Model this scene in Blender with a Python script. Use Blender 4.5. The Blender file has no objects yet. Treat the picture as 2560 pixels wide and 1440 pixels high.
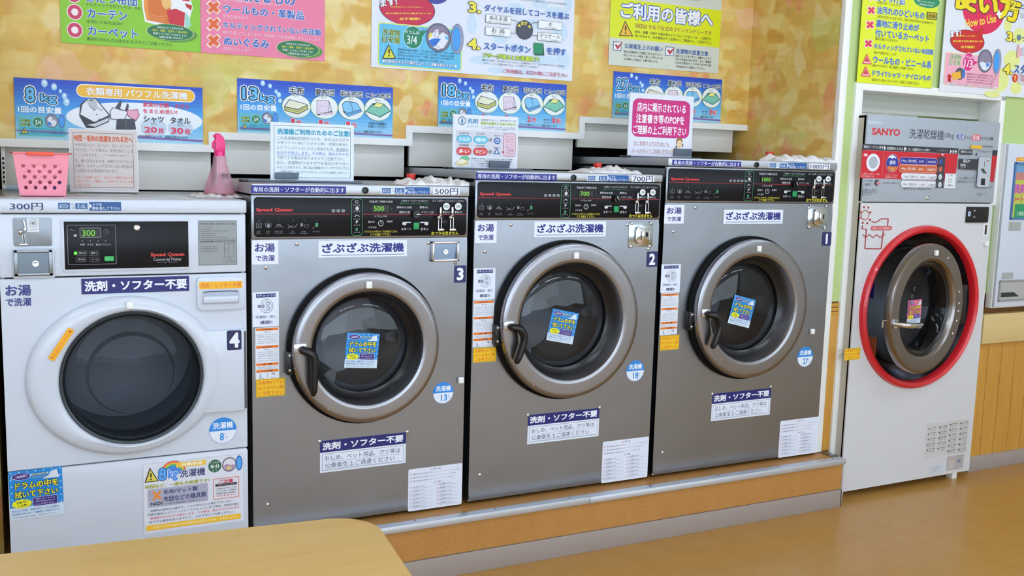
import bpy, bmesh, math, random
from mathutils import Vector, Matrix
random.seed(4)
sc = bpy.context.scene
C = bpy.data.collections.new('laundrette'); sc.collection.children.link(C)

# ------------------------------------------------------------- camera
F, YAW, PIT, ROL = 2433.4, 0.465958, 0.1286505, 0.0270908
CAM = Vector((0.069147, -3.07561, 1.441243))
fw = Vector((math.sin(YAW)*math.cos(PIT), math.cos(YAW)*math.cos(PIT), -math.sin(PIT)))
rt0 = Vector((math.cos(YAW), -math.sin(YAW), 0)); up0 = rt0.cross(fw)
RT = rt0*math.cos(ROL)+up0*math.sin(ROL); UP = -rt0*math.sin(ROL)+up0*math.cos(ROL)
cd = bpy.data.cameras.new('camera'); cam = bpy.data.objects.new('camera', cd); C.objects.link(cam)
cd.sensor_width = 36; cd.lens = F/2560*36; cd.clip_start = .02
cam.matrix_world = Matrix(((RT.x, UP.x, -fw.x, CAM.x), (RT.y, UP.y, -fw.y, CAM.y), (RT.z, UP.z, -fw.z, CAM.z), (0, 0, 0, 1)))
sc.camera = cam

# ------------------------------------------------------------- light
w = bpy.data.worlds.new('daylight'); sc.world = w; w.use_nodes = True
w.node_tree.nodes['Background'].inputs[0].default_value = (.72, .84, 1, 1)
w.node_tree.nodes['Background'].inputs[1].default_value = 1.0
def area(name, loc, rot, sx, sy, power, col):
    l = bpy.data.lights.new(name, 'AREA'); l.shape = 'RECTANGLE'; l.size = sx; l.size_y = sy; l.energy = power; l.color = col
    o = bpy.data.objects.new(name, l); o.location = loc; o.rotation_euler = rot; C.objects.link(o); return o
area('shopfront_daylight', (1.9, -5.3, 1.5), (math.radians(90), 0, 0), 8.6, 1.9, 95, (.70, .85, 1))
sc.view_settings.view_transform = 'Standard'; sc.view_settings.look = 'None'
sc.view_settings.gamma = 1; sc.view_settings.use_curve_mapping = False
sc.view_settings.exposure = 0.6

# ------------------------------------------------------------- helpers
def at(px, py, Y):                       # the point of the plane y = Y seen at a photo pixel
    d = fw*F + RT*(px-1280) + UP*(720-py); t = (Y-CAM.y)/d.y; return CAM+d*t
def atz(px, py, Z):
    d = fw*F + RT*(px-1280) + UP*(720-py); t = (Z-CAM.z)/d.z; return CAM+d*t
def atx(px, py, X):
    d = fw*F + RT*(px-1280) + UP*(720-py); t = (X-CAM.x)/d.x; return CAM+d*t
def lin(c):
    return tuple(((v/255)/12.92 if v/255 <= .04045 else ((v/255+.055)/1.055)**2.4) for v in c)
_m = {}
def mat(name, rgb, rough=.5, metal=0, emit=0, coat=0, trans=0, alpha=1):
    k = (name, tuple(rgb), rough, metal, emit, coat)
    if k in _m: return _m[k]
    m = bpy.data.materials.new(name); m.use_nodes = True; b = m.node_tree.nodes['Principled BSDF']
    c = (*lin(rgb), 1)
    b.inputs['Base Color'].default_value = c; b.inputs['Roughness'].default_value = rough; b.inputs['Metallic'].default_value = metal
    b.inputs['Coat Weight'].default_value = coat; b.inputs['Transmission Weight'].default_value = trans; b.inputs['Alpha'].default_value = alpha
    if emit: b.inputs['Emission Color'].default_value = c; b.inputs['Emission Strength'].default_value = emit
    _m[k] = m; return m
def nodes(m): return m.node_tree, m.node_tree.nodes['Principled BSDF']
def N(nt, t, **kw):
    n = nt.nodes.new(t)
    for k, v in kw.items():
        if k.startswith('_'): setattr(n, k[1:], v)
        else: n.inputs[k.replace('__', ' ')].default_value = v
    return n
def ramp(nt, stops, interp='LINEAR'):
    r = nt.nodes.new('ShaderNodeValToRGB'); r.color_ramp.interpolation = interp
    while len(r.color_ramp.elements) < len(stops): r.color_ramp.elements.new(.5)
    for e, (p, c) in zip(r.color_ramp.elements, stops): e.position = p; e.color = (*lin(c), 1)
    return r

def org(o):
    v = Vector((0, 0, 0))
    while o is not None: v += o.location; o = o.parent
    return v
def thing(name, label, cat, loc, group=None, kind=None):
    o = bpy.data.objects.new(name, None); o.empty_display_size = .05; o.location = loc; C.objects.link(o)
    return tag(o, label, cat, group, kind)
def tag(o, label=None, cat=None, group=None, kind=None):
    if label: o['label'] = label
    if cat: o['category'] = cat
    if group: o['group'] = group
    if kind: o['kind'] = kind
    return o
class MB:
    """collects shapes given in world coordinates; build() links them as ONE mesh object"""
    def __init__(s): s.b = bmesh.new()
    def box(s, x0, x1, y0, y1, z0, z1, bev=0, seg=2):
        r = bmesh.ops.create_cube(s.b, size=1); vs = r['verts']
        bmesh.ops.scale(s.b, verts=vs, vec=(abs(x1-x0), abs(y1-y0), abs(z1-z0)))
        bmesh.ops.translate(s.b, verts=vs, vec=((x0+x1)/2, (y0+y1)/2, (z0+z1)/2))
        if bev:
            es = list({e for v in vs for e in v.link_edges}); bmesh.ops.bevel(s.b, geom=es, offset=bev, segments=seg, affect='EDGES', profile=.5)
        return s
    def prism(s, pts, y0, y1, bev=0):    # outline in (x, z), from y0 (front) to y1
        a = [s.b.verts.new((x, y0, z)) for x, z in pts]; b = [s.b.verts.new((x, y1, z)) for x, z in pts]
        n = len(pts); f = s.b.faces.new(a); s.b.faces.new(b[::-1])
        for i in range(n): s.b.faces.new((a[(i+1) % n], a[i], b[i], b[(i+1) % n]))
        if bev: bmesh.ops.bevel(s.b, geom=list(f.edges), offset=bev, segments=2, affect='EDGES', profile=.5)
        return s
    def prismz(s, pts, z0, z1, bev=0):
        a = [s.b.verts.new((x, y, z1)) for x, y in pts]; b = [s.b.verts.new((x, y, z0)) for x, y in pts]
        n = len(pts); f = s.b.faces.new(a); s.b.faces.new(b[::-1])
        for i in range(n): s.b.faces.new((a[(i+1) % n], a[i], b[i], b[(i+1) % n]))
        if bev: bmesh.ops.bevel(s.b, geom=list(f.edges), offset=bev, segments=3, affect='EDGES', profile=.5)
        return s
    def lathe(s, prof, c, axis='y', n=72, sx=1, sz=1, close=False):   # prof: (radius, offset along axis)
        rings = []
        for r, h in prof:
            ring = []
            for i in range(n):
                t = 2*math.pi*i/n; u, v = r*math.cos(t)*sx, r*math.sin(t)*sz
                ring.append(s.b.verts.new((c[0]+u, c[1]+h, c[2]+v) if axis == 'y' else (c[0]+u, c[1]+v, c[2]+h) if axis == 'z' else (c[0]+h, c[1]+u, c[2]+v)))
            rings.append(ring)
        k = len(rings)
        for j in range(k if close else k-1):
            a, b = rings[j], rings[(j+1) % k]
            for i in range(n): s.b.faces.new((a[i], a[(i+1) % n], b[(i+1) % n], b[i]))
        return s
    def disc(s, r, c, n=72, axis='y'):
        s.b.faces.new([s.b.verts.new((c[0]+r*math.cos(2*math.pi*i/n), c[1], c[2]+r*math.sin(2*math.pi*i/n)) if axis == 'y' else
                       (c[0]+r*math.cos(2*math.pi*i/n), c[1]+r*math.sin(2*math.pi*i/n), c[2])) for i in range(n)]); return s
    def cyl(s, r, c, h, axis='z', n=24, r2=None, bev=0):
        r2 = r if r2 is None else r2
        pr = [(1e-4, 0), (r-bev, 0), (r, bev), (r2, h-bev), (r2-bev, h), (1e-4, h)] if bev else [(1e-4, 0), (r, 0), (r2, h), (1e-4, h)]
        return s.lathe(pr, c, axis, n)
    def tube(s, path, rad, n=12, flat=(1, 1)):
        P = [Vector(p) for p in path]; rad = rad if isinstance(rad, (list, tuple)) else [rad]*len(P); rings = []
        up = None
        for i, p in enumerate(P):
            d = (P[min(i+1, len(P)-1)]-P[max(i-1, 0)]).normalized()
            if up is None: up = Vector((0, 1, 0)) if abs(d.y) < .8 else Vector((0, 0, 1))
            a = d.cross(up).normalized(); b = a.cross(d).normalized(); up = b
            rings.append([s.b.verts.new(p+a*rad[i]*flat[0]*math.cos(2*math.pi*k/n)+b*rad[i]*flat[1]*math.sin(2*math.pi*k/n)) for k in range(n)])
        for j in range(len(rings)-1):
            for k in range(n): s.b.faces.new((rings[j][k], rings[j][(k+1) % n], rings[j+1][(k+1) % n], rings[j+1][k]))
        s.b.faces.new(rings[0][::-1]); s.b.faces.new(rings[-1]); return s
    def ball(s, r, c, sy=1, n=12):
        q = bmesh.ops.create_uvsphere(s.b, u_segments=n*2, v_segments=n, radius=r)['verts']
        bmesh.ops.scale(s.b, verts=q, vec=(1, sy, 1)); bmesh.ops.translate(s.b, verts=q, vec=c); return s
    def xf(s, M): bmesh.ops.transform(s.b, matrix=M, verts=s.b.verts); return s
    def build(s, name, m, parent=None, at0=None, smooth=35, label=None, kind=None):
        bmesh.ops.recalc_face_normals(s.b, faces=s.b.faces)
        o0 = org(parent) if parent is not None else Vector((0, 0, 0))
        loc = Vector(at0)-o0 if at0 is not None else Vector((0, 0, 0))
        bmesh.ops.translate(s.b, verts=s.b.verts, vec=-(o0+loc))
        me = bpy.data.meshes.new(name); s.b.to_mesh(me); s.b.free()
        if smooth:
            for p in me.polygons: p.use_smooth = True
            try: me.set_sharp_from_angle(angle=math.radians(smooth))
            except Exception: pass
        for x in (m if isinstance(m, (list, tuple)) else [m]): me.materials.append(x)
        o = bpy.data.objects.new(name, me); o.location = loc; C.objects.link(o); o.parent = parent
        return tag(o, label=label, kind=kind)
def rr(x0, x1, z0, z1, r, n=6):          # rounded rectangle outline
    P = []
    for cx, cz, a in ((x1-r, z1-r, 0), (x0+r, z1-r, 90), (x0+r, z0+r, 180), (x1-r, z0+r, 270)):
        for i in range(n+1): t = math.radians(a+90*i/n); P.append((cx+r*math.cos(t), cz+r*math.sin(t)))
    return P
_rep = {}
def rep(key, make, name, parent, pos, m):   # repeats share mesh data
    if key not in _rep: b = MB(); make(b); o = b.build(name, m, None); _rep[key] = o.data; bpy.data.objects.remove(o)
    o = bpy.data.objects.new(name, _rep[key]); o.parent = parent; o.location = Vector(pos)-org(parent); C.objects.link(o); return o
def screw(parent, pos, r=.006):
    return rep(('screw', r), lambda b: b.lathe([(r, .001), (r*.95, -.001), (r*.6, -.0028), (r*.18, -.0034), (r*.12, -.0026), (1e-4, -.0026)], (0, 0, 0), 'y', 14), 'screw', parent, pos, STEELB)

# ---- flat print: coloured shapes and lettering a hair's breadth above a sheet
_g = {}
def glyph(s, off):
    if (s, off) not in _g:
        cu = bpy.data.curves.new('t', 'FONT'); cu.body = s; cu.size = 1; cu.resolution_u = 2; cu.offset = off; cu.fill_mode = 'FRONT'
        ob = bpy.data.objects.new('t', cu); me = ob.to_mesh()
        _g[(s, off)] = ([(v.co.x, v.co.y) for v in me.vertices], [tuple(p.vertices) for p in me.polygons])
        ob.to_mesh_clear(); bpy.data.objects.remove(ob); bpy.data.curves.remove(cu)
    return _g[(s, off)]
class Print:
    """px=True: element boxes are given in photo pixels on the plane y=Y ; remap: optional (X,Z)->(X,Z)
       px=False: element boxes in sheet units, origin top left, W x H units wide"""
    def __init__(s, Y, box=None, W=None, H=None, remap=None, rot=0, M=None, rough=.45, xz=None, eps=5e-5):
        s.Y = Y; s.v = []; s.f = []; s.mi = []; s.ms = []; s.k = 0; s.remap = remap; s.M = M; s.rough = rough; s.W = W; s.eps = eps; s.rot = math.radians(rot)
        if W:
            if xz: s.x0, s.x1, s.z1, s.z0 = xz
            else:
                a, b = at(*box[0], Y), at(*box[1], Y); s.x0, s.z1, s.x1, s.z0 = a.x, a.z, b.x, b.z
            s.H = H
    def T(s, x, y):
        if s.W:
            X, Z = s.x0+(s.x1-s.x0)*x/s.W, s.z1-(s.z1-s.z0)*y/s.H
            if s.rot:
                cx, cz = (s.x0+s.x1)/2, (s.z0+s.z1)/2; c, q = math.cos(s.rot), math.sin(s.rot)
                X, Z = cx+(X-cx)*c-(Z-cz)*q, cz+(X-cx)*q+(Z-cz)*c
        else: p = at(x, y, s.Y); X, Z = p.x, p.z
        if s.remap: X, Z = s.remap(X, Z)
        return X, Z
    def slot(s, col, emit=0, metal=0):
        m = mat('print', col, s.rough, metal, emit) if not isinstance(col, bpy.types.Material) else col
        if m not in s.ms: s.ms.append(m)
        return s.ms.index(m)
    def add(s, P, faces, col, emit=0):
        s.k += 1; b = len(s.v); y = s.Y-s.k*s.eps
        s.v += [(X, y, Z) for X, Z in P]; i = s.slot(col, emit)
        for f in faces: s.f.append(tuple(b+j for j in f)); s.mi.append(i)
        return s
    def base(s, th=.0012, col=(255, 255, 255), r=0):
        if s.W: P = [s.T(x, y) for x, y in ((0, 0), (s.W, 0), (s.W, s.H), (0, s.H))]
        return s.slab(P, th, col)
    def slab(s, P, th, col):
        b = len(s.v); n = len(P); i = s.slot(col)
        s.v += [(X, s.Y-.00002, Z) for X, Z in P]+[(X, s.Y+th, Z) for X, Z in P]
        s.f += [tuple(range(b, b+n)), tuple(range(b+2*n-1, b+n-1, -1))]+[(b+j, b+n+j, b+n+(j+1) % n, b+(j+1) % n) for j in range(n)]; s.mi += [i]*(n+2); return s
    def poly(s, pts, col, emit=0): return s.add([s.T(*p) for p in pts], [tuple(range(len(pts)))], col, emit)
    def _c(s, x0, y0, x1, y1):
        (a, d), (c, b) = s.T(x0, y0), s.T(x1, y1); return a, c, b, d      # x0,x1,z0,z1
    def rect(s, x0, y0, x1, y1, col, emit=0):
        if s.W: return s.poly([(x0, y0), (x1, y0), (x1, y1), (x0, y1)], col, emit)
        a, c, b, d = s._c(x0, y0, x1, y1); return s.add([(a, d), (c, d), (c, b), (a, b)], [(0, 1, 2, 3)], col, emit)
    def rrect(s, x0, y0, x1, y1, r, col, out=None, ow=0, emit=0):   # r, ow as fraction of the height
        if s.W and s.rot: P = rr(x0, x1, y0, y1, r*(y1-y0)); 
        a, c, b, d = (x0, x1, y0, y1) if s.W else s._c(x0, y0, x1, y1); h = abs(d-b); q = ow*h
        T = (lambda P: [s.T(*p) for p in P]) if s.W else (lambda P: P)
        if out is not None: s.add(T(rr(a-q, c+q, b-q, d+q, r*h+q)), [tuple(range(28))], out)
        if col is not None: s.add(T(rr(a, c, b, d, max(1e-5, r*h))), [tuple(range(28))], col, emit)
        return s
    def frame(s, x0, y0, x1, y1, r, ow, col):
        a, c, b, d = (x0, x1, y0, y1) if s.W else s._c(x0, y0, x1, y1); h = abs(d-b); q = ow*h
        T = (lambda P: [s.T(*p) for p in P]) if s.W else (lambda P: P)
        P = T(rr(a, c, b, d, r*h+1e-5))+T(rr(a+q, c-q, b+q, d-q, max(1e-5, r*h-q)))
        return s.add(P, [(i, (i+1) % 28, 28+(i+1) % 28, 28+i) for i in range(28)], col)
    def ell(s, x0, y0, x1, y1, col, n=28, hole=0, emit=0, out=None, ow=.1):
        if s.W: g = lambda k: [s.T((x0+x1)/2+k*(x1-x0)/2*math.cos(2*math.pi*i/n), (y0+y1)/2+k*(y1-y0)/2*math.sin(2*math.pi*i/n)) for i in range(n)]
        else:
            mx, my = (x0+x1)/2, (y0+y1)/2; a, c, b, d = s.T(x0, my)[0], s.T(x1, my)[0], s.T(mx, y1)[1], s.T(mx, y0)[1]; g = lambda k: [((a+c)/2+k*(c-a)/2*math.cos(2*math.pi*i/n), (b+d)/2+k*(d-b)/2*math.sin(2*math.pi*i/n)) for i in range(n)]
        if out is not None: s.add(g(1+ow), [tuple(range(n))], out)
        if hole: return s.add(g(1)+g(hole), [(i, (i+1) % n, n+(i+1) % n, n+i) for i in range(n)], col, emit)
        return s.add(g(1), [tuple(range(n))], col, emit)
    def line(s, pts, wd, col):
        for (x0, y0), (x1, y1) in zip(pts, pts[1:]):
            L = math.hypot(x1-x0, y1-y0) or 1; nx, ny = -(y1-y0)/L*wd/2, (x1-x0)/L*wd/2
            s.poly([(x0+nx, y0+ny), (x1+nx, y1+ny), (x1-nx, y1-ny), (x0-nx, y0-ny)], col)
        return s
    def text(s, t, x0, y0, x1, y1, col, b=.018, out=None, ow=.05, out2=None, ow2=.09, rot=0, emit=0):
        V0, _ = glyph(t, b)
        if not V0: return s
        mx0, mx1 = min(v[0] for v in V0), max(v[0] for v in V0); my0, my1 = min(v[1] for v in V0), max(v[1] for v in V0)
        lays = ([(ow2, out2)] if out2 is not None else [])+([(ow, out)] if out is not None else [])+[(b, col)]
        c, q = math.cos(math.radians(rot)), math.sin(math.radians(rot)); cx, cy = (x0+x1)/2, (y0+y1)/2
        if not s.W: a, e, bb, d = s._c(x0, y0, x1, y1)
        V, Fc = glyph(t, 0)
        if not s.W and not t.isascii() and len(t) > 1 and not rot:      # full-width letters keep at least a square cell
            cw = (e-a)/len(t)*1.02; h = d-bb
            if h < cw: m_ = (d+bb)/2; d, bb = m_+cw/2, m_-cw/2
        for off, cc in lays:
            k = 0 if off < .008 else 2 if off < .022 else 4 if off < .045 else 8
            D = [(0, 0)] if not k else [(off*.8*math.cos(2*math.pi*(j+(.5 if k == 4 else 0))/k), off*.8*math.sin(2*math.pi*(j+(.5 if k == 4 else 0))/k)) for j in range(k)]
            if k == 8: D.append((0, 0))
            for n_, (dx, dy) in enumerate(D):
                P = []
                for vx, vy in V:
                    u, v = (vx+dx-mx0)/(mx1-mx0), (my1-vy-dy)/max(1e-6, my1-my0)
                    if s.W:
                        x, y = x0+(x1-x0)*u, y0+(y1-y0)*v
                        if rot: x, y = cx+(x-cx)*c-(y-cy)*q, cy+(x-cx)*q+(y-cy)*c
                        P.append(s.T(x, y))
                    else:
                        X, Z = a+(e-a)*u, d-(d-bb)*v
                        if rot: mx, mz = (a+e)/2, (d+bb)/2; X, Z = mx+(X-mx)*c+(Z-mz)*q, mz-(X-mx)*q+(Z-mz)*c
                        P.append((X, Z))
                s.add(P, Fc, cc, emit if cc is col else 0); s.k -= .93
            s.k = math.ceil(s.k)
        return s
    def lines(s, L, x0, y0, x1, y1, col, gap=.35, b=.01, **k):
        n = len(L); h = (y1-y0)/(n+(n-1)*gap)
        mx = max(len(t) for t in L)
        for i, t in enumerate(L):
            if s.W: s.text(t, x0, y0+i*h*(1+gap), x0+(x1-x0)*(len(t)/mx), y0+i*h*(1+gap)+h, col, b, **k)
        return s
    def build(s, name, parent=None, label=None, origin=None):
        o0 = org(parent) if parent is not None else (Vector(origin) if origin is not None else Vector((0, 0, 0)))
        me = bpy.data.meshes.new(name)
        V = [Vector(v) for v in s.v]
        if s.M is not None: V = [s.M @ v for v in V]
        me.from_pydata([tuple(v-o0) for v in V], [], s.f); me.polygons.foreach_set('material_index', s.mi)
        for m in s.ms: me.materials.append(m)
        me.update(); o = bpy.data.objects.new(name, me); C.objects.link(o)
        if parent is not None: o.parent = parent
        else: o.location = o0
        return tag(o, label=label)

# ------------------------------------------------------------- materials
WHITE = mat('white_enamel', (208, 216, 228), .22, 0, 0, .2)
WHITE2 = mat('white_trim', (242, 243, 240), .4)
CREAM = mat('cream_panel', (230, 228, 220), .45)
BLACK = mat('black_rubber', (16, 17, 19), .35)
BLACKP = mat('black_panel', (22, 22, 27), .28)
GASK = mat('gasket_black', (9, 9, 11), .6)
GASK.node_tree.nodes['Principled BSDF'].inputs['Specular IOR Level'].default_value = .15
BLACKP.node_tree.nodes['Principled BSDF'].inputs['Specular IOR Level'].default_value = .18
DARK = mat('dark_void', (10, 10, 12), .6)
CHROME = mat('chrome', (215, 218, 222), .12, 1)
STEELB = mat('bright_steel', (205, 205, 208), .25, 1)
GREYM = mat('grey_metal', (140, 145, 150), .35, 1)
ALU = mat('aluminium', (206, 212, 220), .42, .6)
BLUEG = mat('blue_grey_plastic', (84, 96, 112), .4)
RED = mat('red_plastic', (216, 34, 44), .3, 0, 0, .3)
def brushed(name, rgb, rough, vert=True, bump=.12):
    m = mat(name, rgb, rough, 1); nt, b = nodes(m)
    tc = N(nt, 'ShaderNodeTexCoord'); mp = N(nt, 'ShaderNodeMapping'); mp.inputs['Scale'].default_value = (3, 3, 260) if vert else (260, 3, 3)
    nz = N(nt, 'ShaderNodeTexNoise', Scale=2.0, Detail=3.0)
    nt.links.new(tc.outputs['Object'], mp.inputs[0]); nt.links.new(mp.outputs[0], nz.inputs[0])
    mr = N(nt, 'ShaderNodeMapRange'); mr.inputs[3].default_value = rough-.05; mr.inputs[4].default_value = rough+.08
    nt.links.new(nz.outputs[0], mr.inputs[0]); nt.links.new(mr.outputs[0], b.inputs['Roughness'])
    n2 = N(nt, 'ShaderNodeTexNoise', Scale=2.6, Detail=2.0); nt.links.new(tc.outputs['Object'], n2.inputs[0])
    bp = N(nt, 'ShaderNodeBump', Strength=bump, Distance=.05); nt.links.new(n2.outputs[0], bp.inputs['Height']); nt.links.new(bp.outputs[0], b.inputs['Normal'])
    b.inputs['Anisotropic'].default_value = .4
    return m
STEEL = brushed('stainless_steel', (150, 155, 163), .31)
STEELT = brushed('cover_steel', (186, 190, 196), .45, False, .02)
STEELR = mat('door_ring_steel', (152, 152, 157), .29, 1)

def wallpaper():
    m = mat('mottled_gold_wallpaper', (220, 180, 90), .55); nt, b = nodes(m)
    g = N(nt, 'ShaderNodeNewGeometry'); sx = N(nt, 'ShaderNodeSeparateXYZ'); nt.links.new(g.outputs['Position'], sx.inputs[0])
    ad = N(nt, 'ShaderNodeMath', _operation='SUBTRACT'); nt.links.new(sx.outputs[0], ad.inputs[0]); nt.links.new(sx.outputs[1], ad.inputs[1])
    cb = N(nt, 'ShaderNodeCombineXYZ'); nt.links.new(ad.outputs[0], cb.inputs[0]); nt.links.new(sx.outputs[2], cb.inputs[1])
    nz = N(nt, 'ShaderNodeTexNoise', Scale=5.0, Detail=3.0); nt.links.new(cb.outputs[0], nz.inputs[0])
    mx = N(nt, 'ShaderNodeMix', _data_type='VECTOR'); mx.inputs[0].default_value = .035
    nt.links.new(cb.outputs[0], mx.inputs[4]); nt.links.new(nz.outputs['Color'], mx.inputs[5])
    def cells(sxy, rot, off, sm=.5):
        mp = N(nt, 'ShaderNodeMapping'); mp.inputs['Scale'].default_value = sxy; mp.inputs['Rotation'].default_value = (0, 0, rot); mp.inputs['Location'].default_value = off
        nt.links.new(mx.outputs[1], mp.inputs[0])
        v = N(nt, 'ShaderNodeTexVoronoi', _feature='SMOOTH_F1', _distance='CHEBYCHEV', Scale=1.0); v.inputs['Smoothness'].default_value = .38
        nt.links.new(mp.outputs[0], v.inputs['Vector']); s = N(nt, 'ShaderNodeSeparateColor'); nt.links.new(v.outputs['Color'], s.inputs[0]); return s.outputs
    A = cells((11, 15, 1), .12, (0, 0, 0)); B = cells((15, 10, 1), .7, (3, 7, 0)); D = cells((6.5, 8, 1), -.3, (9, 2, 0))
    def R(src, stops): r = ramp(nt, stops); nt.links.new(src, r.inputs[0]); return r.outputs[0]
    def mixc(f, a_, b_):
        m1 = N(nt, 'ShaderNodeMix', _data_type='RGBA'); nt.links.new(a_, m1.inputs[6]); nt.links.new(b_, m1.inputs[7])
        if isinstance(f, float): m1.inputs[0].default_value = f
        else: nt.links.new(f, m1.inputs[0])
        return m1.outputs[2]
    c1 = R(A[0], [(.15, (224, 174, 80)), (.4, (232, 192, 98)), (.6, (238, 206, 118)), (.85, (244, 222, 150))])
    c2 = R(B[1], [(.1, (248, 234, 180)), (.3, (240, 218, 132)), (.5, (226, 180, 84)), (.66, (244, 196, 160)), (.8, (240, 140, 110))])
    c3 = R(D[2], [(.15, (200, 210, 104)), (.35, (226, 216, 116)), (.6, (234, 190, 98)), (.8, (248, 204, 176))])
    f2 = R(B[0], [(.35, (0, 0, 0)), (.75, (200, 200, 200))]); f3 = R(D[0], [(.4, (0, 0, 0)), (.85, (190, 190, 190))])
    out = mixc(f3, mixc(f2, c1, c2), c3)
    mp = N(nt, 'ShaderNodeMapping'); mp.inputs['Scale'].default_value = (5, 26, 1); nt.links.new(cb.outputs[0], mp.inputs[0])
    n3 = N(nt, 'ShaderNodeTexNoise', Scale=1.0, Detail=3.0); nt.links.new(mp.outputs[0], n3.inputs[0])
    r4 = R(n3.outputs[0], [(.35, (232, 226, 214)), (.65, (255, 255, 255))])
    m3 = N(nt, 'ShaderNodeMix', _data_type='RGBA', _blend_type='MULTIPLY'); m3.inputs[0].default_value = .5; nt.links.new(out, m3.inputs[6]); nt.links.new(r4, m3.inputs[7])
    nt.links.new(m3.outputs[2], b.inputs['Base Color']); return m
def woodmat(name, c0, c1, scale, rough, coat=0, speck=0):
    m = mat(name, c0, rough, 0, 0, coat); nt, b = nodes(m)
    g = N(nt, 'ShaderNodeNewGeometry'); mp = N(nt, 'ShaderNodeMapping'); mp.inputs['Scale'].default_value = scale
    nt.links.new(g.outputs['Position'], mp.inputs[0]); nz = N(nt, 'ShaderNodeTexNoise', Scale=1.0, Detail=5.0, Roughness=.6); nt.links.new(mp.outputs[0], nz.inputs[0])
    r = ramp(nt, [(.3, c0), (.7, c1)]); nt.links.new(nz.outputs[0], r.inputs[0]); out = r.outputs[0]
    if speck:
        v = N(nt, 'ShaderNodeTexNoise', Scale=260.0, Detail=2.0); nt.links.new(g.outputs['Position'], v.inputs[0])
        r2 = ramp(nt, [(.32, (150, 130, 110)), (.42, (255, 255, 255)), (.62, (255, 255, 255)), (.72, (255, 250, 235))]); nt.links.new(v.outputs[0], r2.inputs[0])
        mm = N(nt, 'ShaderNodeMix', _data_type='RGBA', _blend_type='MULTIPLY'); mm.inputs[0].default_value = speck; nt.links.new(out, mm.inputs[6]); nt.links.new(r2.outputs[0], mm.inputs[7]); out = mm.outputs[2]
    nt.links.new(out, b.inputs['Base Color']); return m
PAPER = wallpaper()
GREEN = mat('pale_green_paint', (186, 208, 136), .6)
FLOORM = woodmat('amber_vinyl', (186, 136, 64), (194, 146, 76), (9, 9, 9), .3, 0, .5)
VINYL = woodmat('amber_vinyl_riser', (182, 128, 66), (190, 138, 76), (9, 9, 9), .42, 0, .5)
PLANK = woodmat('honey_plank', (198, 142, 54), (208, 156, 70), (50, 50, 3), .5)
RAILM = woodmat('beige_rail', (214, 186, 126), (220, 194, 136), (3, 3, 30), .45)
TABLEM = woodmat('pale_wood_laminate', (206, 166, 94), (212, 176, 108), (3, 30, 3), .33)
TABLEE = woodmat('table_edge_band', (196, 150, 76), (204, 160, 88), (3, 30, 3), .4)
SKIRT = mat('grey_skirting', (160, 148, 140), .5)
CEIL = mat('ceiling_white', (228, 230, 230), .8)
OPWALL = mat('cream_wall', (214, 210, 200), .7)
def glassmat(name, tint, refl=.12):
    m = bpy.data.materials.new(name); m.use_nodes = True; nt = m.node_tree; nt.nodes.clear()
    o = N(nt, 'ShaderNodeOutputMaterial'); t = N(nt, 'ShaderNodeBsdfTransparent'); t.inputs[0].default_value = (*tint, 1)
    g = N(nt, 'ShaderNodeBsdfGlossy', Roughness=.03); lw0 = N(nt, 'ShaderNodeLayerWeight', Blend=.5); lw = N(nt, 'ShaderNodeMath', _operation='POWER'); lw.inputs[1].default_value = 4.5; nt.links.new(lw0.outputs['Facing'], lw.inputs[0]); mx = N(nt, 'ShaderNodeMixShader')
    ad = N(nt, 'ShaderNodeMath', _operation='ADD'); ad.inputs[1].default_value = refl; nt.links.new(lw.outputs[0], ad.inputs[0])
    nt.links.new(ad.outputs[0], mx.inputs[0]); nt.links.new(t.outputs[0], mx.inputs[1]); nt.links.new(g.outputs[0], mx.inputs[2]); nt.links.new(mx.outputs[0], o.inputs[0]); return m
GLASS = glassmat('door_glass', (.6, .62, .65), .045)
DRUM = mat('drum_steel', (150, 153, 158), .38, .9)

# ------------------------------------------------------------- setting
XL, XR = -.02, 3.135          # alcove side walls
YW, YF = .60, .03             # posters' wall, dryer wall
PT = .215                     # platform top
def struct(o): return tag(o, kind='structure')
struct(MB().box(-2.6, 6.4, -5.4, 3.2, -.1, 0).build('floor', FLOORM))
struct(MB().box(-2.6, 6.4, -5.4, 3.2, 2.75, 2.85).build('ceiling', CEIL))
zz = [at(x, y, YW).z for x, y in ((250, 373), (790, 357), (1240, 339.5), (1660, 317))]   # lower edges of the white trim
jx = [at(521, 360, YW).x, at(1014, 335, YW).x, at(1447, 315, YW).x]
TW = .027
def stairs(d):                # stepped lower outline, d above the openings
    return [(XL, zz[0]+d), (jx[0]+TW-d, zz[0]+d), (jx[0]+TW-d, zz[1]+d), (jx[1]+TW-d, zz[1]+d), (jx[1]+TW-d, zz[2]+d), (jx[2]+TW-d, zz[2]+d), (jx[2]+TW-d, zz[3]+d), (XR, zz[3]+d)]
wb = struct(MB().prism([(XL, 2.75)]+stairs(TW)+[(XR, 2.75)], YW, YW+.08).build('wall_back', PAPER, smooth=0))
lo, hi = stairs(0), stairs(TW)
tb = MB()
for a, b, c, d in zip(lo, lo[1:], hi[1:], hi): tb.prism([a, b, c, d], YW-.006, YW+.09)
struct(tb.build('trim_1', WHITE2, smooth=0))
# the room behind the openings
struct(MB().box(-.3, 3.3, 1.35, 1.4, 0, 2.75).build('wall_service', CREAM))
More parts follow.
